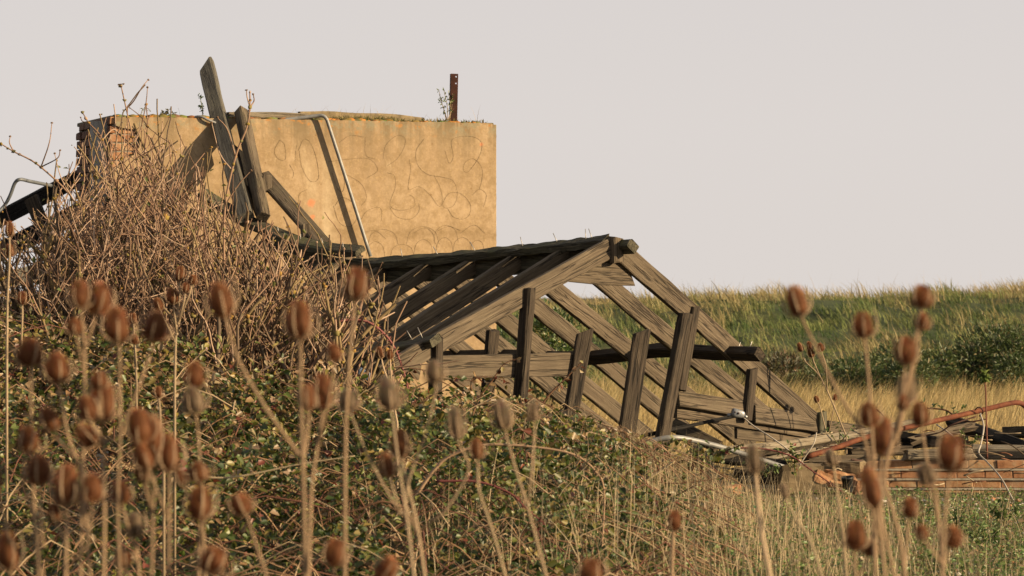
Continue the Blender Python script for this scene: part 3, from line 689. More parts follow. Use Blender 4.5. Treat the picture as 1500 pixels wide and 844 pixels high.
# right hand ridge purlin: its sawn end sticks out past the gable
rr = lambda u: 23.36 + (927 - u) / 68 * 0.36
beam('ridge_purlin', [W(928, 361, rr(928)), W(860, 366, rr(860) + .05), W(740, 380, rr(740) + .05), W(600, 390, rr(600) + .05), W(520, 388, rr(520))], 0.105, 0.075, NR, WOOD_MOSSY, FR, seed=34)
# king block and gusset at the apex
beam('king_block', [Gp(0, 902, 348, -0.06), Gp(0, 903, 383, -0.06)], 0.105, 0.075, NG, WOOD, FR, rough=0.004, seed=36)
def slab(name, pts, thk, nrm, mat, parent):
    n = Vector(nrm).normalized(); X = (pts[2] - pts[0]).normalized(); Y = n.cross(X); M = Matrix((X, Y, n)).transposed(); Mi = M.transposed(); o0 = pts[0]
    bm = bmesh.new(); L = [Mi @ (p - o0) for p in pts]
    a = [bm.verts.new(p) for p in L]; b = [bm.verts.new(p + Vector((0, 0, thk))) for p in L]
    bm.faces.new(a); bm.faces.new(b[::-1])
    for k in range(len(pts)):
        l = (k + 1) % len(pts); bm.faces.new((a[k], b[k], b[l], a[l]))
    bmesh.ops.recalc_face_normals(bm, faces=bm.faces[:]); bmesh.ops.bevel(bm, geom=bm.edges[:], offset=0.003, segments=1, affect='EDGES')
    me = bpy.data.meshes.new(name); bm.to_mesh(me); bm.free(); me.materials.append(mat); o = link(name, me, parent)
    o.matrix_basis = Matrix.Translation(o0 - parent.location) @ M.to_4x4(); return o
slab('gusset_board', [Gp(0, u, v, 0.03) for u, v in ((826, 412), (885, 418), (931, 419), (920, 388), (905, 370), (893, 370))], 0.035, R_, WOOD, FR)
# lower purlins
ly = lambda u: 22.02 + (640 - u) / 68 * 0.36
lp = beam('purlin', [W(638, 499, ly(638)), W(600, 508, ly(600)), W(560, 515, ly(560)), W(515, 521, ly(515)), W(440, 531, ly(440)), W(380, 530, ly(380))], 0.12, 0.065, (-G_ * 0.5 + Vector((0.25, -0.1, 0.8))), WOOD_MOSSY, FR, seed=41)
nails(lp, [(517, 508, ly(517)), (559, 503, ly(559)), (601, 493, ly(601)), (616, 489, ly(616))], (-0.3, -0.2, 0.9), 0.05)
ry = lambda u: 24.45 + (1063 - u) / 68 * 0.36
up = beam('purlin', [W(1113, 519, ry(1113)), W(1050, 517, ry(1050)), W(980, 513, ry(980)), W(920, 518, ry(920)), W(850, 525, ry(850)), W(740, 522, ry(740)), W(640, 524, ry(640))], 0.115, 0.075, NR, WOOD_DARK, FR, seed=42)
nails(up, [(1082, 508, ry(1082)), (1099, 507, ry(1099))], (0.2, -0.1, 0.95), 0.04)
# gable end: rail, studs, stubs and low boards (all in the gable plane)
beam('gable_rail', [Gp(0, 645, 539, .04), Gp(0, 750, 536, .04), Gp(0, 853, 533, .04)], 0.172, 0.045, NG, WOOD, FR, seed=51)
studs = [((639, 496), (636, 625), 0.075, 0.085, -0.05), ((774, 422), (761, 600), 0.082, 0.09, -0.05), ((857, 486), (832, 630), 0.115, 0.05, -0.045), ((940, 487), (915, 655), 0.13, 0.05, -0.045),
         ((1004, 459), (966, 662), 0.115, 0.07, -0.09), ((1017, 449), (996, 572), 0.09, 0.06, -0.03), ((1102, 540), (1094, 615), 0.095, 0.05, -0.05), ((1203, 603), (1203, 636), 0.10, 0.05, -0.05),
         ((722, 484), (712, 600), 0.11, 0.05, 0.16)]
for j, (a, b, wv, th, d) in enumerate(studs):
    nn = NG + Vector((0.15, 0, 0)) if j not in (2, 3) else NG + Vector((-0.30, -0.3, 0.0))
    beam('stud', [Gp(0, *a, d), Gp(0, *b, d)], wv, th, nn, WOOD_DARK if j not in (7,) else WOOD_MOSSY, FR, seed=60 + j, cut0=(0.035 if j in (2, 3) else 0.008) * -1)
beam('low_rail', [Gp(0, 993, 584, -.01), Gp(0, 1094, 600, -.01)], 0.125, 0.05, NG + Vector((0, 0, .2)), WOOD, FR, seed=71)
beam('low_rail', [Gp(0, 989, 600, .05), Gp(0, 1205, 632, .05)], 0.13, 0.04, NG + Vector((0, 0, .1)), WOOD, FR, seed=72)
beam('low_rail', [Gp(0, 1104, 607, -.01), Gp(0, 1200, 622, -.01)], 0.145, 0.05, NG + Vector((0, 0, .2)), WOOD, FR, seed=73)
beam('low_rail', [Gp(0, 1078, 632, .09), Gp(0, 1192, 645, .09)], 0.12, 0.04, NG, WOOD, FR, seed=74)
beam('low_rail', [Gp(0, 1212, 625, .02), Gp(0, 1262, 632, .02)], 0.10, 0.045, NG, WOOD, FR, seed=75)
beam('cleat', [Gp(0, 813, 605, -.02), Gp(0, 838, 606, -.02)], 0.05, 0.05, NG, WOOD_BLACK, FR, seed=76)

# ------------------------------------------------------------------ rubble and the low brick wall on the right
WY = 24.6
low = empty('low_brick_wall', Vector((4.1, WY, 0)), 'low broken orange brick wall with mortar ledges under the stacked boards', 'wall')
x0 = W(1252, 700, WY).x; x1 = W(1580, 700, WY).x; ztop = EYE - (674 - CV) / F * WY
lbr = [box_mesh('brick', (-0.1075, -0.051, -0.0325), (0.1075, 0.051, 0.0325), BRICK, 0.005, 0.004) for _ in range(4)]
for r in range(4):
    zc = ztop - 0.034 - r * 0.0755
    x = x0 + (0.0 if r % 2 == 0 else -0.30) - (0.62 if r >= 2 else 0) + rnd.uniform(-.01, .01)
    while x < x1:
        o = link('brick', lbr[rnd.randrange(4)], low, Vector((x + 0.1075, WY + rnd.uniform(-.006, .006), zc)) - low.location)
        o.rotation_euler = (0, rnd.uniform(-.015, .015), rnd.uniform(-.02, .02)); x += 0.2215
def ragged_strip(z, xa, xb, yb, mat):
    mb = MB(); n = int((xb - xa) / 0.03); P = []
    for i in range(n + 1):
        x = xa + (xb - xa) * i / n; o = mnoise.noise((x * 9, z * 30, 0)) * 0.006
        P += [(x, yb + o, z - 0.007 + mnoise.noise((x * 14, 3, z)) * 0.003), (x, yb + o, z + 0.007 + mnoise.noise((x * 14, 9, z)) * 0.003), (x, yb + 0.1, z + 0.006), (x, yb + 0.1, z - 0.006)]
    q = []
    for i in range(n):
        a = i * 4; b = a + 4
        q += [(a, b, b + 1, a + 1), (a + 1, b + 1, b + 2, a + 2), (a + 3, a, b, b + 3)]
    mb.add(np.array(P) - np.array(tuple(low.location)), (), q); return mb.mesh('mortar_ledge', mat)
for r in range(3):
    link('mortar_ledge', ragged_strip(ztop - 0.0722 - r * 0.0765, x0 - (0.55 if r == 2 else 0.02), x1, WY - 0.064, MORTAR), low)
link('mortar_core', box_mesh('mortar_core', (x0 + 0.01 - low.location.x, -0.042, -0.1), (x1 - low.location.x - .02, 0.2, ztop - 0.006), MORTAR), low)

def board(p0, p1, Y0, Y1, wpx, thk, mat, label, nrm=(0, -1, 0.1), cat='plank', name='weathered_plank', mid=None, **k):
    pts = [W(*p0, Y0)] + ([W(*mid, (Y0 + Y1) / 2)] if mid else []) + [W(*p1, Y1)]
    o = beam(name, pts, wpx / F * (Y0 + Y1) / 2, thk, nrm, mat, **k); return plain(o, label, cat)
board((1056, 664), (1342, 622), 23.9, 25.2, 12, 0.10, WOOD_PALE, 'long pale plank slanting up to the right across the rubble', (-.1, -0.9, 0.35), mid=(1180, 650), rough=0.01)
board((1115, 675), (1246, 650), 24.2, 24.7, 6, 0.05, WOOD_PALE, 'thin pale slat just beneath the long pale plank', (0, -0.9, 0.4))
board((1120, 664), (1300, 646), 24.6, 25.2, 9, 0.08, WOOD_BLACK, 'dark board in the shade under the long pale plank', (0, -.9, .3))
board((1180, 674), (1286, 671), 24.52, 24.62, 10, 0.12, WOOD, 'short weathered board lying on the left end of the brick wall', (0, -1, .1), ragged=.02)
board((1241, 661), (1338, 660), 24.8, 24.85, 13, 0.12, WOOD, 'middle weathered board of the stack beside the pipe', (0, -1, .1), ragged=.03)
board((1326, 667), (1424, 665), 24.55, 24.6, 15, 0.16, WOOD_PALE, 'pale board lying on the brick wall at the middle of the stack', (0, -1, .12), ragged=.03)
board((1392, 668), (1560, 666), 24.7, 24.75, 12, 0.05, WOOD_BLACK, 'dark edged board along the top of the wall at the right edge', (0, -1, .1))
board((1418, 656), (1540, 658), 24.95, 24.9, 22, 0.03, WOOD_PALE, 'flat pale board lying on top of the stack at the right edge', (0, -.25, 1))
board((1296, 636), (1424, 655), 25.1, 24.9, 15, 0.10, WOOD_BLACK, 'charred timber sloping down to the right behind the pipe', (0, -.95, .2), cat='timber', name='charred_timber', rough=.014)
board((1300, 652), (1418, 646), 25.3, 25.2, 12, 0.10, WOOD_BLACK, 'charred timber lying level beneath the rusty pipe', (0, -.95, .2), cat='timber', name='charred_timber', rough=.014)
board((1392, 618), (1525, 666), 25.7, 25.0, 17, 0.10, WOOD_BLACK, 'thick black beam sloping down to the right edge', (0.2, -.9, .3), cat='timber', name='charred_timber')
board((1470, 634), (1545, 632), 25.8, 25.7, 16, 0.10, WOOD_BLACK, 'black timber lying level at the far right edge', (0, -.9, .3), cat='timber', name='charred_timber', rough=.016)
board((1335, 646), (1424, 624), 24.9, 25.3, 11, 0.06, WOOD, 'splintered brown board propped below the rusty pipe', (0, -.8, .5), ragged=.05, rough=.015)
board((1255, 630), (1345, 646), 25.2, 25.1, 10, 0.06, WOOD, 'grey board end poking from beneath the long pale plank', (0, -.8, .5))
board((1018, 660), (1062, 722), 23.9, 23.4, 18, 0.08, WOOD_BLACK, 'dark beam leaning into the grass below the fallen studs', (.3, -.9, .2), cat='timber', name='charred_timber')
board((1030, 668), (1150, 682), 24.0, 24.1, 14, 0.08, WOOD_BLACK, 'dark board lying behind the grey pipe end', (0, -.9, .3))
board((1075, 692), (1196, 687), 24.0, 24.15, 12, 0.10, WOOD, 'broken board lying in the weeds left of the concrete lump', (0, -.9, .3), ragged=.05, rough=.014)
board((1082, 703), (1140, 705), 23.95, 24.0, 10, 0.08, WOOD_BLACK, 'black board end under the broken board in the weeds', (0, -.9, .2))
board((1175, 683), (1255, 684), 24.9, 24.9, 12, 0.1, WOOD_BLACK, 'black board end in the gap behind the concrete lumps', (0, -1, .1))
board((930, 641), (1078, 609), 23.7, 24.3, 5, 0.02, WOOD_BLACK, 'thin dark flat bar running up to the grey metal box', (0, -.9, .3), cat='bar', name='flat_bar')
board((985, 622), (1052, 655), 24.6, 24.3, 20, 0.05, WOOD, 'loose grey board lying under the low rails', (0, -.8, .5))
board((1130, 655), (1215, 648), 24.9, 25.0, 8, 0.08, WOOD_BLACK, 'black board lying behind the low rails', (0, -.8, .5))

pipe('plastic_pipe', [W(930, 655, 23.6), W(960, 645, 23.6), W(986, 641, 23.6), W(1015, 645, 23.7), W(1059, 656, 23.8), W(1100, 669, 23.85), W(1149, 685, 23.9)], 0.021, PIPE, 'light grey pipe lying across the weeds below the rails', 'pipe')
pipe('rusty_pipe', [W(1183, 669, 23.9), W(1230, 654, 24), W(1268, 641, 24.1), W(1317, 629, 24.2), W(1434, 602, 24.5), W(1475, 592, 24.6), W(1490, 590, 24.65), W(1500, 594, 24.7), W(1518, 612, 24.75)], 0.021, RUST, 'long rusty orange pipe slanting up across the rubble, bent at its right end', 'pipe', 60)
o = pipe('wire_hook', [W(1288, 640, 24.6), W(1297, 630, 24.6), W(1297, 618, 24.6), W(1292, 607, 24.6), W(1284, 600, 24.6)], 0.006, RUST_DARK, 'small curved rusty hook standing on the long pale plank', 'hook', 20, 6)
pipe('pale_cord', [W(1088, 611, 24.1), W(1105, 625, 24.05), W(1130, 641, 23.95), W(1158, 662, 23.9), W(1180, 683, 23.9)], 0.006, CORD, 'pale cord running down to the right from the grey metal box', 'cord', 30, 6)
pipe('pale_cord', [W(1196, 634, 23.9), W(1192, 650, 23.85), W(1180, 668, 23.85), W(1171, 682, 23.85)], 0.005, CORD, 'thin pale cord hanging over the long pale plank', 'cord', 20, 6)
pipe('wire_tie', [W(1428, 601, 24.45), W(1432, 597, 24.43), W(1437, 598, 24.43), W(1440, 604, 24.45), W(1434, 610, 24.47)], 0.005, RUST_DARK, 'twist of wire tied round the rusty pipe near its bend', 'wire', 20, 6)
pipe('dead_vine', [W(1436, 606, 24.4), W(1441, 625, 24.3), W(1437, 650, 24.2), W(1434, 664, 24.1), W(1447, 678, 24.0), W(1466, 700, 23.8), W(1486, 736, 23.6)], 0.007, CORD, 'pale dead vine hanging from the wire tie on the pipe down into the weeds', 'vine', 40, 6)
pipe('dead_vine', [W(1372, 622, 24.5), W(1392, 636, 24.3), W(1405, 650, 24.2)], 0.006, CORD, 'short straw coloured stalk lying against the black beam', 'vine', 20, 6)
pipe('dead_vine', [W(1358, 598, 24.6), W(1385, 601, 24.6), W(1402, 612, 24.6), W(1420, 618, 24.5), W(1444, 614, 24.5)], 0.006, RUST_DARK, 'dark thin vine arching over the charred boards', 'vine', 30, 6)
pipe('dead_vine', [W(1340, 640, 24.5), W(1375, 634, 24.4), W(1395, 622, 24.3), W(1430, 610, 24.3)], 0.006, BRICK_DARK, 'brown vine stem rising through the splintered boards', 'vine', 30, 6)

# splinters and thin sticks lying over the rubble
mb = MB()
for k in range(90):
    u = rnd.uniform(1010, 1540); Y = rnd.uniform(23.9, 25.2); v = rnd.uniform(628, 712) if u > 1200 else rnd.uniform(655, 715)
    p = W(u, v, Y)
    if p.z < 0.02: continue
    a = rnd.gauss(0, .35); L = rnd.uniform(.05, .28); d = Vector((math.cos(a) * rnd.choice((1, -1)), rnd.gauss(0, .5), math.sin(a) * .6)).normalized() * L
    mb.tube(spline([p - d * .5, p + Vector((0, 0, rnd.uniform(-.01, .02))), p + d * .5], 4), rnd.uniform(.002, .007), 4, rnd.choice([(.3, .23, .15), (.14, .1, .06), (.42, .34, .23), (.07, .05, .035), (.2, .09, .05)]))
tag(link('splinters', mb.mesh('splinters', BARK)), 'loose splinters, sticks and dead stems strewn over the rubble at the right', 'splinters', kind='stuff')

# grey cast metal box on the low rail
def metal_box():
    b = W(1081, 606, 24.05); GM = rough_mat('galvanised', [(0.3, (0.2, 0.21, 0.22)), (0.7, (0.42, 0.43, 0.44))], 30, 0.45, 0.3, metal=0.5)
    root = empty('metal_box', b, 'small grey cast metal junction box on the low rail', 'box')
    bm = bmesh.new(); bmesh.ops.create_uvsphere(bm, u_segments=16, v_segments=10, radius=1)
    for v in bm.verts:
        x, y, z = v.co; s = lambda t: math.copysign(abs(t) ** 0.6, t)
        v.co = Vector((s(x) * 0.055, s(y) * 0.035, s(z) * 0.034 * (1 - 0.25 * x)))
    me = bpy.data.meshes.new('body'); bm.to_mesh(me); bm.free(); me.materials.append(GM)
    for p in me.polygons: p.use_smooth = True
    o = link('body', me, root); o.rotation_euler = (0, math.radians(12), 0.2)
    for (a, c, r, nme, mt) in (((-0.05, 0, -.01), (-0.085, -.005, -0.012), 0.014, 'spout', GM), ((0.045, 0, -.014), (0.07, -.005, -0.03), 0.013, 'spout', GM), ((0.0, -0.028, .004), (0.0, -0.040, .004), 0.009, 'screw', RUST_DARK), ((-0.025, -0.03, .012), (-0.026, -0.040, .013), 0.006, 'screw', RUST_DARK)):
        mb = MB(); mb.tube([a, c], r, 8); link(nme, mb.mesh(nme, mt, True), root)
metal_box()

def lump(name, u, v, Y, wpx, hpx, dpth, mat, label, cat, seed, rot=0, flat=0.75):
    p = W(u, v, Y); bm = bmesh.new(); bmesh.ops.create_cube(bm, size=2); bmesh.ops.subdivide_edges(bm, edges=bm.edges[:], cuts=4, use_grid_fill=True)
    a, c = wpx / F * Y / 2, hpx / F * Y / 2
    for q in bm.verts:
        d = q.co.normalized() * 1.25; co = q.co.lerp(d, 1 - flat)
        nz = 1 + 0.22 * mnoise.noise(q.co * 0.9 + Vector((seed, 0, 0))) + 0.08 * mnoise.noise(q.co * 2.5 + Vector((0, seed, 0)))
        q.co = Vector((co.x * a * nz, co.y * dpth * nz, co.z * c * nz))
    me = bpy.data.meshes.new(name); bm.to_mesh(me); bm.free(); me.materials.append(mat)
    o = link(name, me, None, p); o.rotation_euler = (0, rot, rnd.uniform(-.3, .3)); return plain(o, label, cat)
lump('concrete_lump', 1172, 701, 24.0, 66, 42, 0.12, CONCRETE, 'tan concrete lump in the weeds below the grey pipe end', 'rubble', 3)
lump('concrete_slab', 1226, 684, 24.35, 72, 17, 0.12, CONCRETE, 'flat tan concrete slab beside the end of the brick wall', 'rubble', 8, flat=.93)
lump('half_brick', 1203, 700, 23.95, 26, 18, 0.06, BRICK, 'pale orange half brick between the concrete lump and the wall', 'brick', 13, 0.4, .9)
lump('half_brick', 1230, 700, 24.1, 44, 18, 0.08, BRICK, 'rough red half brick lying next to the black pot', 'brick', 21, 0.15, .85)
lump('half_brick', 1254, 684, 24.4, 15, 20, 0.05, BRICK_DARK, 'dark brick end standing against the wall end', 'brick', 26, 0.1, .95)
lump('half_brick', 1066, 722, 23.2, 34, 20, 0.06, BRICK, 'pinkish half brick among the weeds below the dark leaning beam', 'brick', 31, -0.1, .9)
lump('half_brick', 1258, 716, 24.0, 16, 24, 0.05, BRICK, 'orange brick standing on end just right of the black pot', 'brick', 36, 0.2, .9)
def pot():
    b = W(1243, 720, 23.9); mb = MB(); prof = [(0.034, 0), (0.046, 0.10), (0.050, 0.10), (0.050, 0.115), (0.044, 0.115), (0.036, 0.02)]
    V = []; q = []; n = 14
    for r, z in prof:
        for i in range(n): V.append((r * math.cos(i * 6.2832 / n), r * math.sin(i * 6.2832 / n), z))
    for k in range(len(prof) - 1):
        for i in range(n): j = (i + 1) % n; q.append((k * n + i, k * n + j, k * n + n + j, k * n + n + i))
    t = [(len(prof) * n - n + i, len(prof) * n - n + (i + 1) % n, len(V)) for i in range(n)]; V.append((0, 0, 0.02))
    mb.add(V, t, q); o = link('plant_pot', mb.mesh('plant_pot', BLACKPLASTIC, True), None, b); o.rotation_euler = (math.radians(8), math.radians(-6), 0)
    plain(o, 'small blackened plant pot standing by the end of the brick wall', 'pot')
pot()
BLUE = rough_mat('blue_plastic', [(0.3, (0.06, 0.10, 0.2)), (0.7, (0.25, 0.32, 0.42))], 30, 0.4, 0.3)
lump('plastic_scrap', 533, 548, 20.9, 18, 12, 0.03, BLUE, 'crumpled blue plastic scrap caught low in the right edge of the bush', 'plastic', 44, 0.5, .4)

# pebbles, shells and brick crumbs at the lower right
mb = MB()
for k in range(900):
    Y = rnd.uniform(17.2, 23.5); u = rnd.gauss(1430, 90) if rnd.random() < .6 else rnd.uniform(900, 1560)
    p = Vector(((u - CU) / F * Y, Y, 0.0)); r = rnd.uniform(0.006, 0.02) * (1.6 if rnd.random() < .1 else 1)
    bm = bmesh.new(); bmesh.ops.create_icosphere(bm, subdivisions=1, radius=1)
    s = (rnd.uniform(.7, 1.5), rnd.uniform(.7, 1.5), rnd.uniform(.4, .9))
    Vv = [(p.x + v.co.x * r * s[0] * rnd.uniform(.8, 1.2), p.y + v.co.y * r * s[1], 0.012 + v.co.z * r * s[2]) for v in bm.verts]
    f = [[v.index for v in g.verts] for g in bm.faces]; bm.free()
    c = rnd.choice([(.6, .56, .5), (.4, .36, .3), (.45, .2, .1), (.3, .27, .24), (.22, .2, .2), (.5, .42, .3)]); mb.add(Vv, f, (), c)
tag(link('shingle', mb.mesh('shingle', BARK)), 'scattered pebbles, shells and brick crumbs among the weeds at the lower right', 'pebbles', kind='stuff')

# ------------------------------------------------------------------ bramble thicket
ZT = ([-400, 0, 150, 250, 400, 500, 640, 760, 860, 950, 1010, 1080, 1140], [1.38, 1.36, 1.30, 1.20, 1.06, 0.97, 0.86, 0.80, 0.66, 0.50, 0.34, 0.12, 0.0])
def bramble_h(x, y):
    u = x / y * F + CU
    top = np.interp(u, *ZT)
    t = np.clip((y - 12.8) / 6.6, 0, 1); f = 0.10 + 0.90 * t
    back = np.clip((23.2 - y) / 1.6, 0, 1); back = back * back * (3 - 2 * back)
    return top * f * back
def leaf_cols(n, mixw):
    pal = np.array([(0.045, 0.075, 0.014), (0.09, 0.125, 0.022), (0.18, 0.185, 0.036), (0.27, 0.215, 0.055), (0.30, 0.19, 0.085), (0.36, 0.27, 0.15), (0.22, 0.06, 0.03)])
    p = np.array(mixw) / np.sum(mixw, axis=-1, keepdims=True) if np.ndim(mixw) == 1 else mixw
    i = rng.choice(len(pal), n, p=p); c = pal[i] * rng.uniform(0.6, 1.12, (n, 1)); return c * rng.uniform(0.92, 1.08, (n, 3))
def scatter_leaves(n, urange, yrange, depth, sz, mixlo, mixhi):
    y = np.sqrt(rng.uniform(yrange[0] ** 2, yrange[1] ** 2, n)); u = rng.uniform(*urange, n); x = (u - CU) / F * y
    h = bramble_h(x, y); bump = vnoise(x, y, 1.1, 3) * 0.30 + vnoise(x, y, 2.3, 7) * 0.34 + vnoise(x, y, 6.0, 8) * 0.08
    k = (h > 0.06) & (vnoise(x, y, 3.3, 51) + rng.normal(0, .08, n) > -0.17) & ((y > 17.2) | (vnoise(x, y, 1.7, 71) + rng.normal(0, .10, n) > -0.10 * (y > 16) - 0.02)); x, y, h, bump = x[k], y[k], h[k], bump[k]; n = len(x)
    z = h + np.where(bump > 0, bump * np.interp(y, [17, 19.5, 21], [1, .5, .25]), bump) * np.clip(h * 2, 0, 1) - rng.gamma(1.4, depth, n); k = z > 0.01; x, y, z, h, bump = x[k], y[k], z[k], h[k], bump[k]; n = len(x)
    D = rng.normal(0, 1, (n, 3)); D[:, 2] = rng.normal(-0.1, 0.5, n)
    Nn = rng.normal(0, 0.55, (n, 3)) + np.array([0.25, -0.5, 0.8])
    L = rng.uniform(*sz, n)
    hi = np.clip((h - 0.58) * 2.0 + vnoise(x, y, 1.0, 12) * 0.8, 0, 1)
    a, b = leaf_cols(n, mixlo), leaf_cols(n, mixhi)
    sel = rng.uniform(0, 1, n) < hi
    c = np.where(sel[:, None], b, a)
    return leaves_np(np.stack([x, y, z], 1), D, Nn, L, L * rng.uniform(0.55, 0.8, n)) + (c,)
V, q, c = scatter_leaves(115000, (-160, 1150), (13.2, 23.0), 0.13, (0.022, 0.060), [5, 5, 3.0, 1.5, 1.3, .6, .35], [1.0, 1.8, 2.4, 2.8, 3.6, 2.4, .7])
tag(link('bramble_leaves', mesh_np('bramble_leaves', V, [q], np.repeat(c, 6, axis=0), LEAF)), 'mass of green and browning bramble leaves across the foreground', 'brambles', kind='stuff')
# tangled bramble stems inside the thicket
mb = MB()
for k in range(1900):
    y = rnd.uniform(13.6, 22.6); u = rnd.uniform(-100, 1080); x = (u - CU) / F * y; h = float(bramble_h(np.array([x]), np.array([y]))[0])
    if h < 0.1: continue
    a = rnd.uniform(0, 6.28); L = rnd.uniform(0.25, 0.8); d = Vector((math.cos(a), math.sin(a) * .6, 0)) * L
    z0 = h * rnd.uniform(0.45, 1.02); p = Vector((x, y, z0)); pk = rnd.uniform(0.03, 0.16)
    c = rnd.choice([(0.17, 0.075, 0.05), (0.24, 0.14, 0.075), (0.16, 0.09, 0.05), (0.30, 0.19, 0.11), (0.42, 0.31, 0.19)])
    mb.tube(spline([p - d * .5 - Vector((0, 0, .05)), p + Vector((0, 0, pk)), p + d * .5 - Vector((0, 0, .04))], 5), rnd.uniform(0.002, 0.0045), 4, c, False)
tag(link('bramble_stems', mb.mesh('bramble_stems', BARK, True)), 'tangle of thin bramble stems inside the leafy thicket', 'brambles', kind='stuff')

# single arching bramble canes one can pick out
def cane(px, Y, r, col, label, nleaf=0, tip=0.4, dry=False, Y1=None):
    pts = [W(u, v, Y + ((Y1 or Y) - Y) * i / (len(px) - 1)) for i, (u, v) in enumerate(px)]
    root = empty('bramble_cane', pts[0], label, 'bramble cane', 'arching bramble canes')
    mb = MB(); S = spline(pts, 8 * len(pts)); mb.tube(S, np.linspace(r, r * tip, len(S)), 6, col)
    for k in range(len(S) * 2):  # thorns
        i = rnd.randrange(len(S) - 1); p = S[i].lerp(S[i + 1], rnd.random()); d = Vector((rnd.gauss(0, 1), rnd.gauss(0, 1), rnd.gauss(0, 1))).normalized()
        mb.tube([p, p + d * r * 2.6], [r * .5, r * .05], 3, col, False)
    link('stem', mb.mesh('stem', BARK, True, pts[0]), root)
    if nleaf:
        i = rng.integers(2, len(S), nleaf); P = np.array([tuple(S[j]) for j in i]) + rng.normal(0, 0.012, (nleaf, 3)); D = rng.normal(0, 1, (nleaf, 3)); Nn = rng.normal(0, .5, (nleaf, 3)) + np.array([.2, -.5, .8])
        L = rng.uniform(0.03, 0.05, nleaf); V, q = leaves_np(P, D, Nn, L, L * .7)
        cc = leaf_cols(nleaf, [0, 0, .4, 1, 3, 3, 1] if dry else [1, 3, 4, 1, .4, .2, .2])
        o = link('leaves', mesh_np('leaves', V - np.array(tuple(pts[0])), [q], np.repeat(cc, 6, axis=0), LEAF), root); o['kind'] = 'stuff'
    return root
PUR = (0.16, 0.05, 0.045); TANC = (0.42, 0.33, 0.20); BRN = (0.17, 0.09, 0.05)
cane([(492, 472), (520, 469), (545, 475), (572, 500), (588, 535), (597, 570), (602, 620)], 20.6, 0.011, (0.26, 0.10, 0.09), 'reddish scalloped cane arching down in front of the lower left purlin')
cane([(612, 722), (635, 690), (660, 668), (710, 652), (782, 655), (840, 666), (872, 690), (885, 720), (882, 800)], 15.5, 0.009, (0.36, 0.24, 0.15), 'pale pinkish cane arching over the dry grass at lower centre', 4)
cane([(640, 705), (700, 706), (746, 722), (768, 742), (800, 770)], 15.2, 0.007, PUR, 'purple cane dipping to the right below the pale pinkish cane')
cane([(850, 760), (880, 735), (930, 706), (985, 678)], 19.5, 0.009, BRN, 'dark straight cane slanting up towards the grey pipe', 6)
cane([(908, 770), (918, 735), (938, 710), (962, 694), (988, 676)], 18.8, 0.012, TANC, 'thick pale cane curving up towards the dark leaning studs')
cane([(788, 602), (805, 578), (828, 555), (853, 530)], 21.6, 0.008, BRN, 'dry brown cane reaching up to the nail on the third stud', 14, dry=True)
cane([(700, 585), (722, 556), (738, 534), (762, 524)], 21.2, 0.006, BRN, 'thin cane with withered leaves in front of the gable rail', 16, dry=True)
cane([(700, 600), (690, 560), (712, 552), (745, 560)], 21.0, 0.005, BRN, 'little dry cane curling below the left end of the gable rail', 14, dry=True)
cane([(1075, 656), (1120, 658), (1158, 668), (1190, 690), (1222, 712), (1262, 742)], 23.4, 0.008, PUR, 'purple thorny cane trailing over the rubble from the grey pipe', 5)
cane([(985, 690), (975, 668), (980, 650), (1000, 645), (1025, 664)], 22.6, 0.006, BRN, 'leafy green cane growing in front of the lowest studs', 46)
cane([(1010, 690), (1030, 672), (1060, 662), (1090, 650)], 22.4, 0.006, BRN, 'leafy green cane lying over the grey pipe', 50)
cane([(870, 640), (900, 632), (930, 640), (960, 655)], 21.9, 0.006, BRN, 'cane with withered brown leaf clusters at the foot of the studs', 46, dry=True)
cane([(1165, 700), (1163, 670), (1158, 655)], 23.5, 0.005, (0.12, 0.14, 0.05), 'upright green sprig in front of the long pale plank', 26)
cane([(560, 560), (600, 540), (655, 552), (700, 560)], 19.5, 0.005, BRN, 'leafy cane with bright green leaves beside the pale teasel head at centre', 22)
cane([(240, 690), (330, 700), (440, 680), (520, 668)], 14.6, 0.006, TANC, 'pale dead cane lying across the green thicket at lower left', 3)
cane([(596, 745), (560, 735), (530, 745), (480, 760), (420, 780)], 14.2, 0.006, BRN, 'brown cane lying low across the leaves near the bottom', 3)
cane([(820, 720), (900, 700), (985, 708), (1060, 700)], 19, 0.006, BRN, 'thin dark cane lying across the grass below the rubble', 8)

# ------------------------------------------------------------------ dry grass and weeds at the lower right
n = 19000
y = np.sqrt(rng.uniform(14.6 ** 2, 24.3 ** 2, n)); u = 400 + 1180 * rng.beta(1.5, 1.3, n); x = (u - CU) / F * y
cl = vnoise(x, y, 1.1, 21)
wgt = np.interp(u, [400, 560, 700, 900, 1050, 1250, 1330, 1580], [0.03, 0.10, .24, .52, .60, 0.5, 0.28, 0.2]) * (0.7 + 0.9 * cl)
k = rng.uniform(0, 1, n) < wgt; x, y, u = x[k], y[k], u[k]; n = len(x)
H = rng.gamma(6, 0.055, n).clip(0.10, 0.62) * np.interp(y, [15, 21, 22.6, 24.3], [1, .85, .32, .25]) * np.interp(u, [1200, 1400], [1, .75])
z0 = bramble_h(x, y) * 0.6
c = lerp3((0.38, 0.28, 0.16), (0.62, 0.51, 0.33), rng.uniform(0, 1, n))
grass_obj('dry_stalks', np.stack([x, y, z0 - 0.02], 1), H, rng.uniform(0.0035, 0.0085, n), rng.uniform(0, 6.28, n), rng.gamma(1.6, 0.22, n).clip(0, 1.2), c, 'pale dry grass stalks standing in the right foreground', 'grass', 4)
n = 26000
y = np.sqrt(rng.uniform(15.0 ** 2, 24.45 ** 2, n)); u = rng.uniform(600, 1590, n); x = (u - CU) / F * y
c = lerp3((0.07, 0.125, 0.03), (0.34, 0.27, 0.13), rng.beta(.6, .8, n))
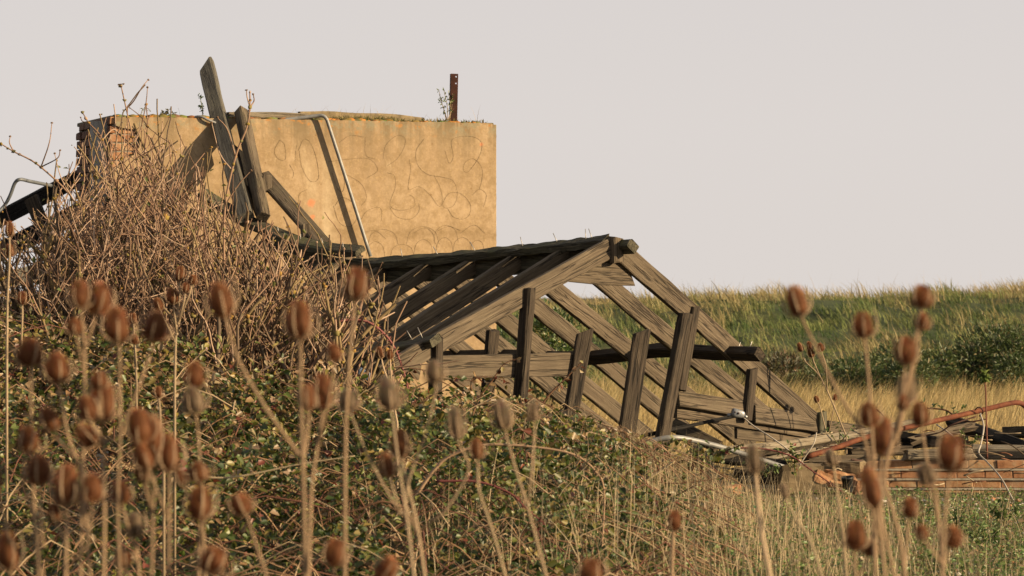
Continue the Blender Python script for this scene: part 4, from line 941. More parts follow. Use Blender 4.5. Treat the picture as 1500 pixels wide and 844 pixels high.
grass_obj('short_grass', np.stack([x, y, bramble_h(x, y) * 0.4 - 0.015], 1), rng.uniform(0.04, 0.17, n) * np.interp(y, [15, 21, 22.6, 24.4], [1, .9, .45, .35]), rng.uniform(0.004, 0.009, n), rng.uniform(0, 6.28, n), rng.uniform(.1, 1.2, n), c, 'short green and straw grass on the ground at the right', 'grass', 3)
n = 46000
y = np.sqrt(rng.uniform(15.0 ** 2, 24.4 ** 2, n)); u = rng.uniform(640, 1590, n); x = (u - CU) / F * y
cl = vnoise(x, y, 1.5, 31) + 0.6 * vnoise(x, y, 4.0, 37)
keepw = np.where((y > 23.0) & (u > 1120), 0.25, 1.0)
k = rng.uniform(0, 1, n) < keepw * np.clip(0.5 + cl * 1.3 + np.interp(u, [900, 1300], [0, .1]), 0.04, 1); x, y, cl = x[k], y[k], cl[k]; n = len(x)
z = rng.gamma(2, 0.022, n) * np.clip(1 + cl, .4, 2) * np.interp(y, [15, 21, 22.6, 24.4], [1.2, 1, .5, .4]); D = rng.normal(0, 1, (n, 3)); D[:, 2] = rng.uniform(-.2, .6, n); Nn = rng.normal(0, .5, (n, 3)) + np.array([.2, -.45, .9]); L = rng.uniform(0.016, 0.04, n)
V, q = leaves_np(np.stack([x, y, z + bramble_h(x, y) * .6], 1), D, Nn, L, L * rng.uniform(.4, .7, n))
c = lerp3((0.06, 0.14, 0.03), (0.22, 0.29, 0.075), rng.uniform(0, 1, n)); br_ = rng.uniform(0, 1, n) < 0.14; c[br_] = (0.3, 0.21, 0.11)
tag(link('low_weeds', mesh_np('low_weeds', V, [q], np.repeat(c, 6, axis=0), LEAF)), 'low green weeds carpeting the ground at the right', 'weeds', kind='stuff')

# ------------------------------------------------------------------ bare elder bush on the left
ENV = ([-200, -60, 0, 40, 80, 120, 160, 190, 235, 270, 300, 345, 375, 400, 430, 470, 520, 560, 600], [330, 318, 312, 318, 262, 195, 168, 150, 165, 200, 240, 292, 312, 322, 330, 345, 372, 412, 480])
def env_ok(p, slack=0.0):
    u = p.x / p.y * F + CU; v = CV - (p.z - EYE) / p.y * F
    return v > np.interp(u, *ENV) + slack
TW = [(0.32, 0.205, 0.135), (0.24, 0.145, 0.095), (0.44, 0.31, 0.22), (0.15, 0.09, 0.06)]
OLD = [(0.20, 0.145, 0.085), (0.17, 0.12, 0.08), (0.25, 0.18, 0.09), (0.13, 0.095, 0.065)]
LICH = [(0.27, 0.19, 0.045), (0.22, 0.18, 0.06), (0.32, 0.19, 0.05), (0.17, 0.15, 0.06)]
_ico = bmesh.new(); bmesh.ops.create_icosphere(_ico, subdivisions=1, radius=1)
ICOV = np.array([tuple(v.co) for v in _ico.verts]); ICOF = np.array([[v.index for v in f.verts] for f in _ico.faces]); _ico.free()
def blob(mb, p, r, col):
    s = 1 + rng.normal(0, 0.22, (len(ICOV), 1))
    mb.add(ICOV * s * r * np.array([rnd.uniform(.8, 1.3), rnd.uniform(.8, 1.3), rnd.uniform(.7, 1.2)]) + np.array(tuple(p)), ICOF, (), col)

def elder(base, label, nstem, height, spread, seed, nleaf=40):
    r = random.Random(seed); root = empty('elder_bush', base, label, 'bush', 'bare elder bushes by the ruin')
    br, tw, li = MB(), MB(), MB(); tips = []; count = [0]
    def grow(p, d, rad, length, depth, sl=None):
        """one shoot: nodes with opposite side shoots; thin ends cut off at the bush outline"""
        pts = [p.copy()]; q = p.copy(); d = d.normalized(); done = 0.0; k = 0
        nodes = []; step = 0.085; slack = r.triangular(-12, 70, 8) if depth >= 2 else r.triangular(0, 270, 105)
        if sl is not None: slack = sl
        nn = r.uniform(0.16, 0.3)
        while done < length:
            d = (d + Vector((r.gauss(0, .12), r.gauss(0, .12), r.gauss(0.085, .09)))).normalized()
            q = q + d * step; done += step
            if not env_ok(q, slack): break
            pts.append(q.copy()); nn -= step
            if nn <= 0: nodes.append((len(pts) - 1, d.copy())); nn = r.uniform(0.12, 0.30); d = (d + Vector((r.gauss(0, .22), r.gauss(0, .2), r.gauss(0, .12)))).normalized()
        if len(pts) < 2: return
        R = np.linspace(rad, max(rad * 0.5, 0.0028), len(pts))
        old = rad > 0.0085
        (br if old else tw).tube(pts, R, 6 if old else 4, r.choice(OLD if old else TW), False)
        count[0] += 1
        for i, dd in nodes:
            if old and r.random() < .5 or r.random() < 0.16: blob(li, pts[i], min(R[i] * r.uniform(1.3, 2.0), .022) , r.choice(LICH)); blob(li, pts[i] + Vector((r.gauss(0, .012), r.gauss(0, .012), r.gauss(0, .018))), min(R[i] * r.uniform(.9, 1.5), .016), r.choice(LICH))
            elif r.random() < .5: blob(tw, pts[i], R[i] * 1.5, r.choice(TW))
            if depth > 0:
                side = Vector((r.gauss(0, 1), r.gauss(0, 1), r.gauss(0, .4))); side = (side - dd * side.dot(dd)).normalized()
                for s in (1, -1):
                    if r.random() < (.64 if depth > 1 else .52):
                        a = r.uniform(0.5, 1.05); nd = dd * math.cos(a) + side * s * math.sin(a)
                        grow(pts[i], nd, max(R[i] * r.uniform(.5, .72), 0.003), length * r.uniform(.28, .62), depth - 1)
        if len(pts) > 3: tips.append((pts[-1], d))
        if depth > 0 and r.random() < .5:
            grow(pts[-1], d + Vector((r.gauss(0, .4), r.gauss(0, .4), .1)), max(R[-1] * .8, .003), length * .45, depth - 1)
    for k in range(nstem):
        a = r.uniform(0, 6.28); d = Vector((math.cos(a) * spread * r.uniform(.3, 1), math.sin(a) * spread * .7 * r.uniform(.3, 1), 1))
        grow(base + Vector((r.gauss(0, .12), r.gauss(0, .15), 0.0)), d, r.uniform(0.014, 0.026), height * r.uniform(.75, 1.2), 3)
    for k in range(6):
        a = r.uniform(0, 6.28); q0 = base + Vector((r.gauss(0, .35), r.gauss(0, .3), 0.15))
        grow(q0, Vector((math.cos(a) * .3, math.sin(a) * .2, 1)), r.uniform(.007, .011), height * r.uniform(1.2, 1.6), 1, r.uniform(-55, 5))
    for o_, m_, nme, sm in ((br, BARK, 'branches', True), (tw, BARK, 'twigs', False), (li, BARK, 'lichen', False)):
        if o_.n:
            o = link(nme, o_.mesh(nme, m_, sm, base), root); o['kind'] = 'stuff'
    if nleaf:
        s = [tips[r.randrange(len(tips))] for _ in range(nleaf)]
        P = np.array([tuple(t[0]) for t in s]) + rng.normal(0, .012, (nleaf, 3)); P[:, 2] -= rng.uniform(0, .25, nleaf)
        D = rng.normal(0, 1, (nleaf, 3)); Nn = rng.normal(0, .5, (nleaf, 3)) + np.array([.3, -.5, .6]); L = rng.uniform(.025, .05, nleaf)
        V, q = leaves_np(P, D, Nn, L, L * .55); c = lerp3((0.09, 0.13, 0.03), (0.26, 0.24, 0.07), rng.uniform(0, 1, nleaf))
        o = link('leaves', mesh_np('leaves', V - np.array(tuple(base)), [q], np.repeat(c, 6, axis=0), LEAF), root); o['kind'] = 'stuff'
    return count[0]
nt_ = 0
for (u, Y, lab, ns, h, sp, sd, nl) in (
    (-40, 21.5, 'bare twiggy elder bush at the far left edge in front of the dark timbers', 7, 1.5, .55, 3, 30),
    (75, 21.2, 'bare elder bush rising in front of the brick corner', 9, 1.7, .5, 5, 60),
    (205, 21.8, 'tallest bare elder bush, its twigs against the sky above the roof', 11, 2.0, .42, 8, 50),
    (330, 21.3, 'dense bare elder bush in front of the leaning planks', 11, 1.6, .5, 13, 30),
    (445, 21.6, 'low bare elder bush at the left end of the rafters', 10, 1.15, .6, 21, 20),
    (120, 20.4, 'low bare elder bush rooted nearest the leafy brambles at left', 8, 1.1, .75, 34, 20),
    (290, 20.2, 'mossy stemmed elder bush right behind the brambles at the middle left', 9, 1.1, .75, 55, 20),
    (390, 20.7, 'bare elder bush with fine twigs in front of the sagging left rafters', 10, 1.35, .55, 71, 20),
    (505, 20.5, 'smallest bare elder bush under the broken ridge plank by the lower left purlin', 9, 0.95, .55, 83, 14),
    (250, 21.0, 'bare elder bush with crowded upright twigs in front of the tan wall', 11, 1.6, .5, 91, 30),
    (20, 22.4, 'bare elder bush farthest back, under the dark sloping timber', 7, 1.4, .5, 60, 20)):
    nt_ += elder(W(u, 422 + 1.05 / Y * F, Y), lab, ns, h, sp, sd, nl)
print('twigs', nt_)
# a few long single shoots of the bush that stand out against sky and wall
def shoot(px, Y, label, r0=0.008, side=()):
    pts = [W(u, v, Y) for u, v in px]; root = empty('elder_shoot', pts[0], label, 'twig', 'long elder shoots')
    mb = MB(); S = spline(pts, 10 * len(pts)); mb.tube(S, np.linspace(r0, r0 * .45, len(S)), 6, rnd.choice(TW))
    for sp in side:
        P = [W(u, v, Y + rnd.uniform(-.1, .1)) for u, v in sp]; mb.tube(spline(P, 10), np.linspace(r0 * .55, r0 * .3, len(spline(P, 10))), 5, rnd.choice(TW)); blob(mb, P[0], r0 * 1.4, rnd.choice(LICH)); blob(mb, P[-1], r0 * .8, (0.16, 0.10, 0.06))
    link('shoot', mb.mesh('shoot', BARK, True, pts[0]), root); mb2 = MB()
    for k in range(3, len(S), 7): blob(mb2, S[k], r0 * rnd.uniform(.9, 1.6), rnd.choice(LICH + TW))
    o = link('buds', mb2.mesh('buds', BARK, False, pts[0]), root); o['kind'] = 'stuff'
shoot([(205, 420), (212, 340), (206, 270), (196, 210), (185, 160), (177, 124)], 21.0, 'long elder shoot with a hooked tip standing against the sky above the brick corner', .009, [((185, 160), (196, 148), (208, 128), (217, 117)), ((196, 210), (206, 190), (214, 150), (216, 128)), ((177, 126), (173, 124), (181, 123)), ((206, 270), (222, 240), (236, 215))])
shoot([(240, 430), (232, 350), (222, 280), (212, 230), (216, 185), (214, 150)], 21.2, 'straight elder shoot crossing the roof edge left of the leaning planks', .008, [((222, 280), (205, 255), (200, 230)), ((212, 230), (228, 210), (240, 190), (248, 172)), ((216, 185), (205, 170), (190, 158))])
shoot([(330, 470), (328, 380), (330, 300), (345, 230), (362, 185), (366, 155), (366, 135)], 20.9, 'mossy elder shoot rising right in front of the leaning planks', .010, [((366, 157), (362, 142), (361, 132)), ((366, 157), (372, 148), (371, 138)), ((345, 230), (333, 190), (318, 172)), ((330, 300), (350, 270), (368, 250)), ((340, 250), (322, 225), (310, 180))])
shoot([(130, 450), (128, 370), (112, 300), (60, 245), (20, 222), (0, 210)], 20.8, 'long elder shoot leaning out to the left edge over the conduit', .009, [((60, 245), (72, 210), (76, 180)), ((20, 222), (14, 210), (15, 200)), ((112, 300), (90, 262), (80, 225)), ((60, 245), (84, 232), (88, 220))])
shoot([(200, 430), (190, 340), (170, 270), (150, 205), (130, 180), (120, 163)], 20.9, 'elder shoot leaning left across the red brick corner', .008, [((150, 205), (165, 190), (176, 196)), ((170, 270), (190, 240), (212, 225), (240, 210)), ((130, 180), (121, 178), (118, 172))])
shoot([(430, 470), (428, 420), (440, 380), (452, 360)], 21.0, 'short elder shoot in front of the sagging ridge plank', .006, [((428, 420), (420, 395), (410, 370)), ((440, 380), (430, 360), (428, 345))])
shoot([(520, 500), (516, 450), (505, 400), (504, 362)], 20.8, 'elder shoot at the right end of the bush below the broken ridge plank', .007, [((505, 400), (515, 375), (513, 358)), ((516, 450), (528, 420), (531, 375)), ((516, 450), (545, 415), (560, 385)), ((505, 400), (490, 380), (492, 372))])
shoot([(440, 560), (470, 520), (500, 490), (545, 445)], 20.5, 'stout mossy elder stem slanting right at the edge of the bush', .013, [((500, 490), (520, 450), (518, 425)), ((545, 445), (556, 430), (552, 410))])

def leaf_clump(cu, cv, Y, n, ru, rv, L0, mixw, label):
    b = W(cu, cv, Y); root_P = rng.normal(0, 1, (n, 3)) * np.array([ru / F * Y, .12, rv / F * Y]); P = root_P
    D = rng.normal(0, 1, (n, 3)); Nn = rng.normal(0, .5, (n, 3)) + np.array([.3, -.5, .7]); L = rng.uniform(L0 * .6, L0 * 1.3, n)
    V, q = leaves_np(P, D, Nn, L, L * .7); c = leaf_cols(n, mixw)
    root = empty('bramble_sprig', b, label, 'bramble', 'bramble sprigs climbing into the bush')
    o = link('leaves', mesh_np('leaves', V, [q], np.repeat(c, 6, axis=0), LEAF), root); o['kind'] = 'stuff'
    mb = MB()
    for k in range(5):
        e = P[rng.integers(0, n)]; mb.tube(spline([(e[0] * .2, 0, -rv / F * Y * 1.6), (e[0] * .7, e[1] * .6, e[2] * .3), tuple(e)], 6), [.004] * 7 if len(spline([(0, 0, 0), (1, 0, 0), (2, 0, 0)], 6)) == 7 else .004, 5, (0.2, 0.12, 0.07))
    link('stem', mb.mesh('stem', BARK, True), root)
GM_, BM_ = [1, 3, 4, 1, .3, .1, .1], [.3, 1, 2, 2.4, 3, 2, .6]
for a in ((70, 472, 20.0, 34, 16, 9, .05, GM_, 'bright green bramble sprig at the foot of the bush at far left'), (285, 512, 19.6, 60, 22, 12, .05, GM_, 'bright green bramble sprig under the mossy stems of the bush'),
          (150, 498, 19.6, 60, 40, 12, .045, BM_, 'browning bramble sprig below the highest pair of teasel heads'), (215, 520, 19.4, 80, 40, 12, .045, BM_, 'browning bramble sprig between the two leaning teasel stems'),
          (375, 540, 19.4, 80, 50, 14, .042, BM_, 'browning bramble sprig left of the thickest teasel stem'), (480, 560, 19.4, 70, 40, 12, .042, BM_, 'browning bramble sprig right of the thickest teasel stem'),
          (30, 505, 19.6, 60, 40, 14, .045, BM_, 'browning bramble sprig at the left edge behind the round teasel'), (690, 590, 19.2, 70, 40, 12, .04, BM_, 'browning bramble sprig under the gable rail'),
          (600, 580, 19.2, 60, 36, 12, .042, GM_, 'green bramble sprig under the lower left purlin'), (860, 645, 19.4, 70, 40, 9, .038, BM_, 'rusty brown bramble sprig at the foot of the middle studs'),
          (1010, 672, 21.5, 90, 26, 11, .045, GM_, 'bright green bramble sprig at the foot of the double stud')):
    leaf_clump(*a)

# ------------------------------------------------------------------ teasels
TE_BROWN = (0.40, 0.170, 0.075); TE_PALE = (0.40, 0.29, 0.19)
def head_mesh(seed, col):
    r = random.Random(seed); mb = MB(); n = 14; prof = [(0.0, 0.0), (0.30, 0.03), (0.52, 0.12), (0.63, 0.30), (0.62, 0.52), (0.52, 0.74), (0.34, 0.91), (0.12, 0.99), (0.0, 1.0)]
    V, q = [], []
    for i, (a, z) in enumerate(prof):
        for j in range(n): V.append((a * 0.42 * math.cos(j * 6.2832 / n), a * 0.42 * math.sin(j * 6.2832 / n), z))
    for i in range(len(prof) - 1):
        for j in range(n): q.append((i * n + j, i * n + (j + 1) % n, (i + 1) * n + (j + 1) % n, (i + 1) * n + j))
    mb.add(V, (), q, tuple(c * .55 for c in col))
    ga = 2.39996
    S = []; T = []; C = []
    N = 620
    for k in range(N):
        z = (k + .5) / N; a = np.interp(z, [p[1] for p in prof], [p[0] for p in prof]) * .42; th = k * ga
        p = Vector((a * math.cos(th), a * math.sin(th), z)); nrm = Vector((math.cos(th), math.sin(th), (z - .42) * 1.6 + .25)).normalized()
        tl = p + nrm * r.uniform(.12, .21); sd = Vector((-math.sin(th), math.cos(th), 0)) * .018
        b = len(S); S += [tuple(p + sd), tuple(p - sd), tuple(tl)]; T.append((b, b + 1, b + 2)); cc = tuple(c * r.uniform(.75, 1.35) for c in col); C += [cc, cc, tuple(min(.6, c * 1.3 + .06) for c in cc)]
    mb.add(S, T, (), np.array(C))
    return mb.mesh('seed_head', GRASS)
def bract_mesh(seed):
    r = random.Random(seed); mb = MB(); nb = r.randint(6, 8)
    for k in range(nb):
        th = k * 6.2832 / nb + r.uniform(-.25, .25); L = r.uniform(.55, 1.15); o = r.uniform(.36, .50)
        pts = []
        for t in np.linspace(0, 1, 7):
            rad = .05 + o * math.sin(min(1, t * 1.35) * 1.5708) * (1 - .25 * t * t); pts.append((rad * math.cos(th + t * .12), rad * math.sin(th + t * .12), -.01 + L * (t ** 1.5)))
        mb.tube(pts, np.linspace(.034, .012, 7), 4, (0.43, 0.31, 0.20), False)
    return mb.mesh('bracts', BARK, True)
HB = [head_mesh(i, TE_BROWN) for i in range(3)]; HP = [head_mesh(9 + i, TE_PALE) for i in range(2)]; BR = [bract_mesh(i) for i in range(4)]
def teasel(Y, label, heads, stemcol=(0.33, 0.225, 0.135), r0=0.0036, group='dead teasels in the foreground'):
    """heads: (u, v, width px, height px, [pixel path of the stalk downwards], pale)"""
    main = heads[0]; bottom = main[4][-1]; b = W(bottom[0], bottom[1], Y); base = Vector((b.x, Y, 0.0))
    root = empty('teasel', base, label, 'teasel', group); mb = MB()
    for j, (u, v, wp, hp, path, pale) in enumerate(heads):
        dY = 0.0 if j == 0 else rnd.uniform(-.05, .05); s = hp / F * Y / 1.04; wsc = wp / F * Y / (0.58)
        p1 = path[0]; ax = (W(u, v, Y + dY) - W(p1[0], p1[1], Y + dY)).normalized(); ax = (ax + Vector((0, -0.12 if j % 2 else .1, 0))).normalized()
        hb = W(u, v, Y + dY) - ax * s * .5
        pts = [hb + ax * s * .03, hb - ax * .01] + [W(*p, Y + dY * (1 - i / max(1, len(path) - 1))) for i, p in enumerate(path) if (W(*p, Y) - hb).length > 0.012 and p[1] > v]
        if j == 0 : pts.append(Vector((base.x, base.y, -.01)) if pts[-1].z > .02 else pts[-1])
        if len(pts) < 3: pts.insert(1, (pts[0] + pts[-1]) / 2)
        S = spline(pts[:-1], 4 * len(pts)) + ([pts[-1].copy()] if True else [])
        rr_ = r0 * (Y / 6.8 if Y > 9 else 1) * (1 if j == 0 else .75)
        fk = rnd.uniform(.75, 1.15); mb.tube(S, np.linspace(rr_ * .65, rr_ * 1.15, len(S)), 7, tuple(c * fk for c in stemcol))
        if j > 0: blob(mb, pts[-1], rr_ * 1.9, stemcol)
        for k in range(10):
            i = rnd.randrange(1, len(S)); d = Vector((rnd.gauss(0, 1), rnd.gauss(0, 1), rnd.gauss(0, .4))).normalized(); mb.tube([S[i], S[i] + d * rr_ * 2.0], [rr_ * .3, rr_ * .05], 3, stemcol, False)
        rot = ax.to_track_quat('Z', 'Y').to_matrix().to_4x4() @ Matrix.Rotation(rnd.uniform(0, 6.28), 4, 'Z')
        h = link('seed_head', (HP if pale else HB)[rnd.randrange(2 if pale else 3)], root)
        h.matrix_basis = Matrix.Translation(hb - base) @ rot @ Matrix.Diagonal((wsc, wsc, s, 1))
        bo = link('bracts', BR[rnd.randrange(4)], h)
    link('stem', mb.mesh('stem', BARK, True, base), root)
T_ = teasel
B, P_ = False, True
T_(6.9, 'tall teasel whose two pressed together heads stand highest at the far left', [(117, 432, 27, 40, [(120, 470), (124, 520), (122, 640), (118, 844)], B), (145, 438, 35, 46, [(138, 470), (127, 505)], B), (109, 479, 22, 24, [(113, 500), (121, 540)], B)])
T_(6.7, 'tall teasel with a large head at left, its straight stem reaching the bottom edge', [(171, 477, 37, 50, [(175, 520), (176, 640), (172, 740), (176, 844)], B), (228, 479, 34, 44, [(222, 510), (206, 560), (177, 636)], B), (127, 638, 28, 38, [(140, 650), (160, 632), (176, 640)], B)])
T_(6.8, 'teasel with a round tilted head nearest the left edge above the middle', [(44, 517, 39, 40, [(45, 560), (46, 640), (50, 740), (62, 844)], B)])
T_(6.9, 'teasel with one head just right of the round tilted head at the left', [(83, 540, 37, 44, [(88, 575), (100, 640), (120, 700), (132, 844)], B), (73, 615, 31, 36, [(82, 640), (108, 668)], B)])
T_(6.5, 'teasel with the broad blurred head over a cluster of small heads at left', [(150, 588, 40, 60, [(152, 640), (153, 740), (152, 844)], B), (128, 598, 27, 34, [(136, 625), (152, 655)], B), (145, 558, 24, 26, [(148, 590), (152, 640)], B)])
T_(6.6, 'leaning teasel with an oval head low at the left edge, on a forked stem', [(40, 645, 35, 38, [(38, 670), (34, 710), (50, 760), (56, 844)], B), (57, 690, 35, 40, [(58, 720), (60, 770), (64, 800)], B)])
T_(6.4, 'teasel with the longest pale brown head low at left', [(98, 712, 39, 58, [(98, 760), (96, 844)], B), (135, 716, 29, 40, [(134, 750), (128, 800), (100, 830)], B), (80, 752, 22, 26, [(86, 775), (98, 800)], B)])
T_(6.5, 'teasel with three crowded heads in the lower left cluster', [(222, 642, 40, 62, [(226, 700), (224, 745), (222, 844)], B), (205, 625, 34, 50, [(212, 680), (220, 740)], B), (207, 692, 22, 28, [(212, 715), (222, 750)], B)])
T_(6.5, 'teasel with a big dark head right of the crowded three at lower left', [(245, 665, 37, 52, [(248, 710), (247, 844)], B), (210, 668, 26, 40, [(222, 700), (246, 760)], B)])
T_(6.9, 'small pale teasel low down between the thick stems at left', [(197, 770, 28, 36, [(200, 800), (204, 844)], P_), (177, 722, 26, 32, [(180, 745), (190, 780), (200, 815)], B), (180, 818, 25, 28, [(184, 836), (196, 850)], B)])
T_(7.2, 'teasel with a dark head set right on top of a pale head at middle left', [(285, 550, 29, 38, [(284, 590), (290, 640), (296, 740), (300, 844)], B), (283, 587, 31, 38, [(286, 606), (289, 632)], P_), (265, 700, 20, 24, [(272, 720), (294, 745)], B)])
T_(6.7, 'teasel with one head above another at the lower middle left', [(293, 738, 35, 48, [(293, 775), (291, 844)], B), (291, 692, 30, 27, [(296, 712), (300, 760), (293, 800)], B)])
T_(6.5, 'teasel with a strongly tilted head at the bottom edge of the lower left', [(313, 822, 41, 38, [(304, 850), (300, 880), (298, 900)], B)])
T_(6.8, 'teasel with a small head nodding left at the lower middle left', [(353, 740, 33, 32, [(362, 758), (372, 790), (386, 830), (394, 860)], B)])
T_(6.6, 'teasel with its head cut by the left edge near the bottom', [(12, 808, 34, 54, [(16, 845), (18, 880)], B), (-14, 700, 30, 40, [(0, 735), (14, 790), (18, 850)], B)])
T_(6.7, 'tallest lone thick stemmed teasel at middle left, with one head leaning far left', [(438, 470, 37, 54, [(440, 520), (441, 600), (444, 700), (447, 844)], B), (324, 440, 35, 50, [(331, 470), (350, 530), (390, 600), (436, 664)], B), (450, 583, 24, 36, [(452, 612), (448, 650), (443, 680)], B)], r0=.0050)
T_(6.9, 'teasel with a reddish head just right of the tallest thick stem', [(472, 575, 31, 50, [(472, 610), (464, 660), (456, 720), (452, 844)], B), (489, 516, 22, 24, [(489, 540), (480, 590), (468, 650)], B)])
T_(6.7, 'short teasel at the bottom edge below the middle left', [(491, 811, 33, 40, [(489, 840), (486, 880)], B), (566, 834, 27, 36, [(556, 850), (530, 880), (488, 920)], B)])
T_(7.0, 'teasel with a striped head in front of the broken ridge plank', [(522, 417, 35, 47, [(518, 460), (512, 530), (506, 640), (505, 844)], B)], r0=.004)
T_(7.6, 'pale teasel whose forked stem holds four heads at lower centre', [(587, 650, 28, 40, [(592, 690), (602, 730), (612, 776), (622, 844)], B), (510, 587, 27, 32, [(516, 612), (540, 670), (575, 735), (610, 776)], P_), (635, 545, 25, 32, [(638, 575), (622, 640), (600, 700), (594, 740), (612, 778)], P_), (668, 620, 23, 46, [(672, 650), (686, 690), (652, 750), (614, 777)], P_)], (0.44, 0.32, 0.20))
T_(7.3, 'teasel with a long pale head just left of centre', [(569, 578, 31, 48, [(576, 620), (585, 690), (596, 760), (606, 844)], P_), (567, 682, 22, 35, [(572, 705), (586, 750)], B)], (0.44, 0.33, 0.21))
T_(7.8, 'pale teasel with a long egg shaped head below the gable rail', [(736, 608, 27, 44, [(742, 640), (756, 690), (772, 740), (788, 800), (800, 844)], P_), (781, 604, 18, 26, [(783, 630), (779, 690), (774, 738)], P_)], (0.44, 0.32, 0.20))
T_(7.8, 'teasel with a small brown head leaning left of the long egg shaped one', [(698, 658, 19, 30, [(700, 685), (702, 720), (722, 780), (740, 844)], B)], (0.48, 0.36, 0.22))
T_(6.6, 'teasel head just showing at the bottom edge right of centre', [(866, 840, 36, 40, [(866, 866), (864, 900)], B)])
T_(9.5, 'small dark teasel among the dry grass right of centre', [(988, 763, 20, 28, [(986, 785), (984, 844)], B)])
T_(6.9, 'lone teasel leaning left against the sky line right of the ruin', [(1167, 442, 31, 44, [(1176, 470), (1200, 520), (1230, 580), (1268, 650), (1278, 760), (1282, 844)], B)], r0=.0040)
T_(6.9, 'teasel with a pale streaked head on a straight dark stem at right', [(1264, 477, 31, 37, [(1268, 510), (1274, 580), (1280, 680), (1290, 780), (1296, 844)], B), (1273, 608, 28, 35, [(1276, 630), (1279, 670)], B), (1275, 716, 30, 58, [(1284, 760), (1290, 790)], B)], r0=.0040)
T_(7.0, 'teasel with the highest head at far right, a smaller one under it', [(1350, 435, 32, 32, [(1348, 465), (1340, 500), (1330, 560), (1308, 640), (1296, 700), (1316, 780), (1326, 844)], B), (1351, 471, 22, 25, [(1346, 495), (1338, 540), (1326, 590)], B)], r0=.0040)
T_(7.0, 'teasel with a brown head over a pale fuzzy head at far right', [(1327, 514, 31, 40, [(1324, 550), (1318, 600), (1304, 660), (1290, 740), (1310, 844)], B), (1330, 570, 27, 42, [(1326, 595), (1318, 630), (1304, 665)], P_), (1323, 590, 17, 22, [(1320, 606), (1312, 640)], B)])
T_(7.1, 'teasel with a slim dark head beside the rusty pipe', [(1348, 607, 27, 34, [(1352, 640), (1362, 700), (1372, 730)] + [(1380, 844)], B), (1357, 695, 25, 30, [(1362, 715), (1370, 740), (1374, 770)], P_)])
T_(6.2, 'largest teasel head at far right, in front of the brick wall', [(1393, 665, 42, 52, [(1390, 705), (1384, 752), (1380, 844)], B), (1395, 787, 29, 30, [(1390, 805), (1382, 830)], B), (1350, 780, 21, 22, [(1356, 795), (1380, 826)], B)])
T_(7.4, 'dark drooping teasel behind the rusty pipe at right', [(1292, 640, 33, 56, [(1290, 690), (1284, 760), (1282, 844)], B)])
T_(7.6, 'teasel with a single round head low at right, below the wall', [(1333, 744, 25, 29, [(1330, 770), (1324, 844)], B)])
T_(7.0, 'pair of teasel heads, large and small, low at right near the bottom', [(1253, 785, 33, 42, [(1252, 812), (1254, 860)], B), (1274, 803, 21, 23, [(1270, 820), (1256, 850)], B)])
T_(7.2, 'pale withered teasel in front of the grey pipe end', [(1104, 673, 25, 42, [(1107, 700), (1114, 770), (1128, 844)], P_)], (0.46, 0.34, 0.22), .0055)
T_(8.5, 'pale slim teasel bud low in front of the rubble', [(1149, 719, 12, 22, [(1153, 735), (1166, 760), (1186, 790), (1204, 844)], P_)], (0.46, 0.36, 0.22))
T_(9.0, 'tiny pale teasel head above the rusty pipe end', [(1217, 671, 17, 24, [(1222, 690), (1232, 760), (1240, 844)], P_)], (0.40, 0.30, 0.18), .004)
# farther, sharper teasels
fg = 'small distant teasels'
T_(24.6, 'small grey many headed teasel beyond the roof end, against the green bank', [(1172, 509, 9, 13, [(1180, 530), (1200, 550), (1215, 580), (1240, 640)], B), (1186, 507, 9, 13, [(1192, 530), (1206, 562)], B), (1188, 517, 10, 14, [(1194, 535), (1206, 562)], B), (1202, 509, 10, 12, [(1210, 535), (1212, 572)], B)], (0.40, 0.30, 0.19), .0015, fg)
T_(24.8, 'tiny teasel heads low in the golden grass right of the roof', [(1196, 585, 8, 10, [(1202, 600), (1212, 640)], B), (1223, 582, 7, 9, [(1222, 595), (1213, 640)], B)], (0.40, 0.30, 0.19), .0013, fg)
T_(14.5, 'cluster of five small brown teasel heads in front of the bare bush', [(264, 402, 15, 22, [(262, 440), (258, 480), (256, 560)], B), (283, 410, 13, 13, [(278, 430), (262, 470)], B), (252, 434, 18, 24, [(255, 455), (259, 490)], B), (232, 446, 14, 19, [(238, 462), (256, 500)], B), (272, 422, 11, 15, [(270, 440), (261, 474)], B)], (0.40, 0.30, 0.19), .0026, fg)
T_(15.5, 'slim teasel with two small heads at the left edge in front of the dark timbers', [(14, 336, 14, 22, [(14, 380), (11, 440), (10, 520)], B), (14, 367, 13, 18, [(13, 390), (12, 420)], B), (33, 437, 15, 19, [(33, 460), (30, 540)], B)], (0.40, 0.30, 0.19), .0026, fg)
T_(17.0, 'pair of tiny teasel heads in front of the lower left purlin', [(557, 517, 10, 17, [(562, 540), (572, 570), (582, 620)], B), (571, 519, 10, 14, [(572, 540), (576, 580)], B)], (0.46, 0.34, 0.22), .0022, fg)
T_(16.0, 'two little brown teasel heads at the root of the middle bush', [(195, 467, 12, 15, [(196, 485), (200, 560)], B), (197, 497, 13, 14, [(198, 510), (200, 540)], B)], (0.40, 0.30, 0.19), .0024, fg)
T_(13.0, 'thin teasel with one fuzzy head low among the left leaves', [(232, 575, 12, 17, [(234, 600), (240, 700)], B)], (0.40, 0.30, 0.19), .003, fg)

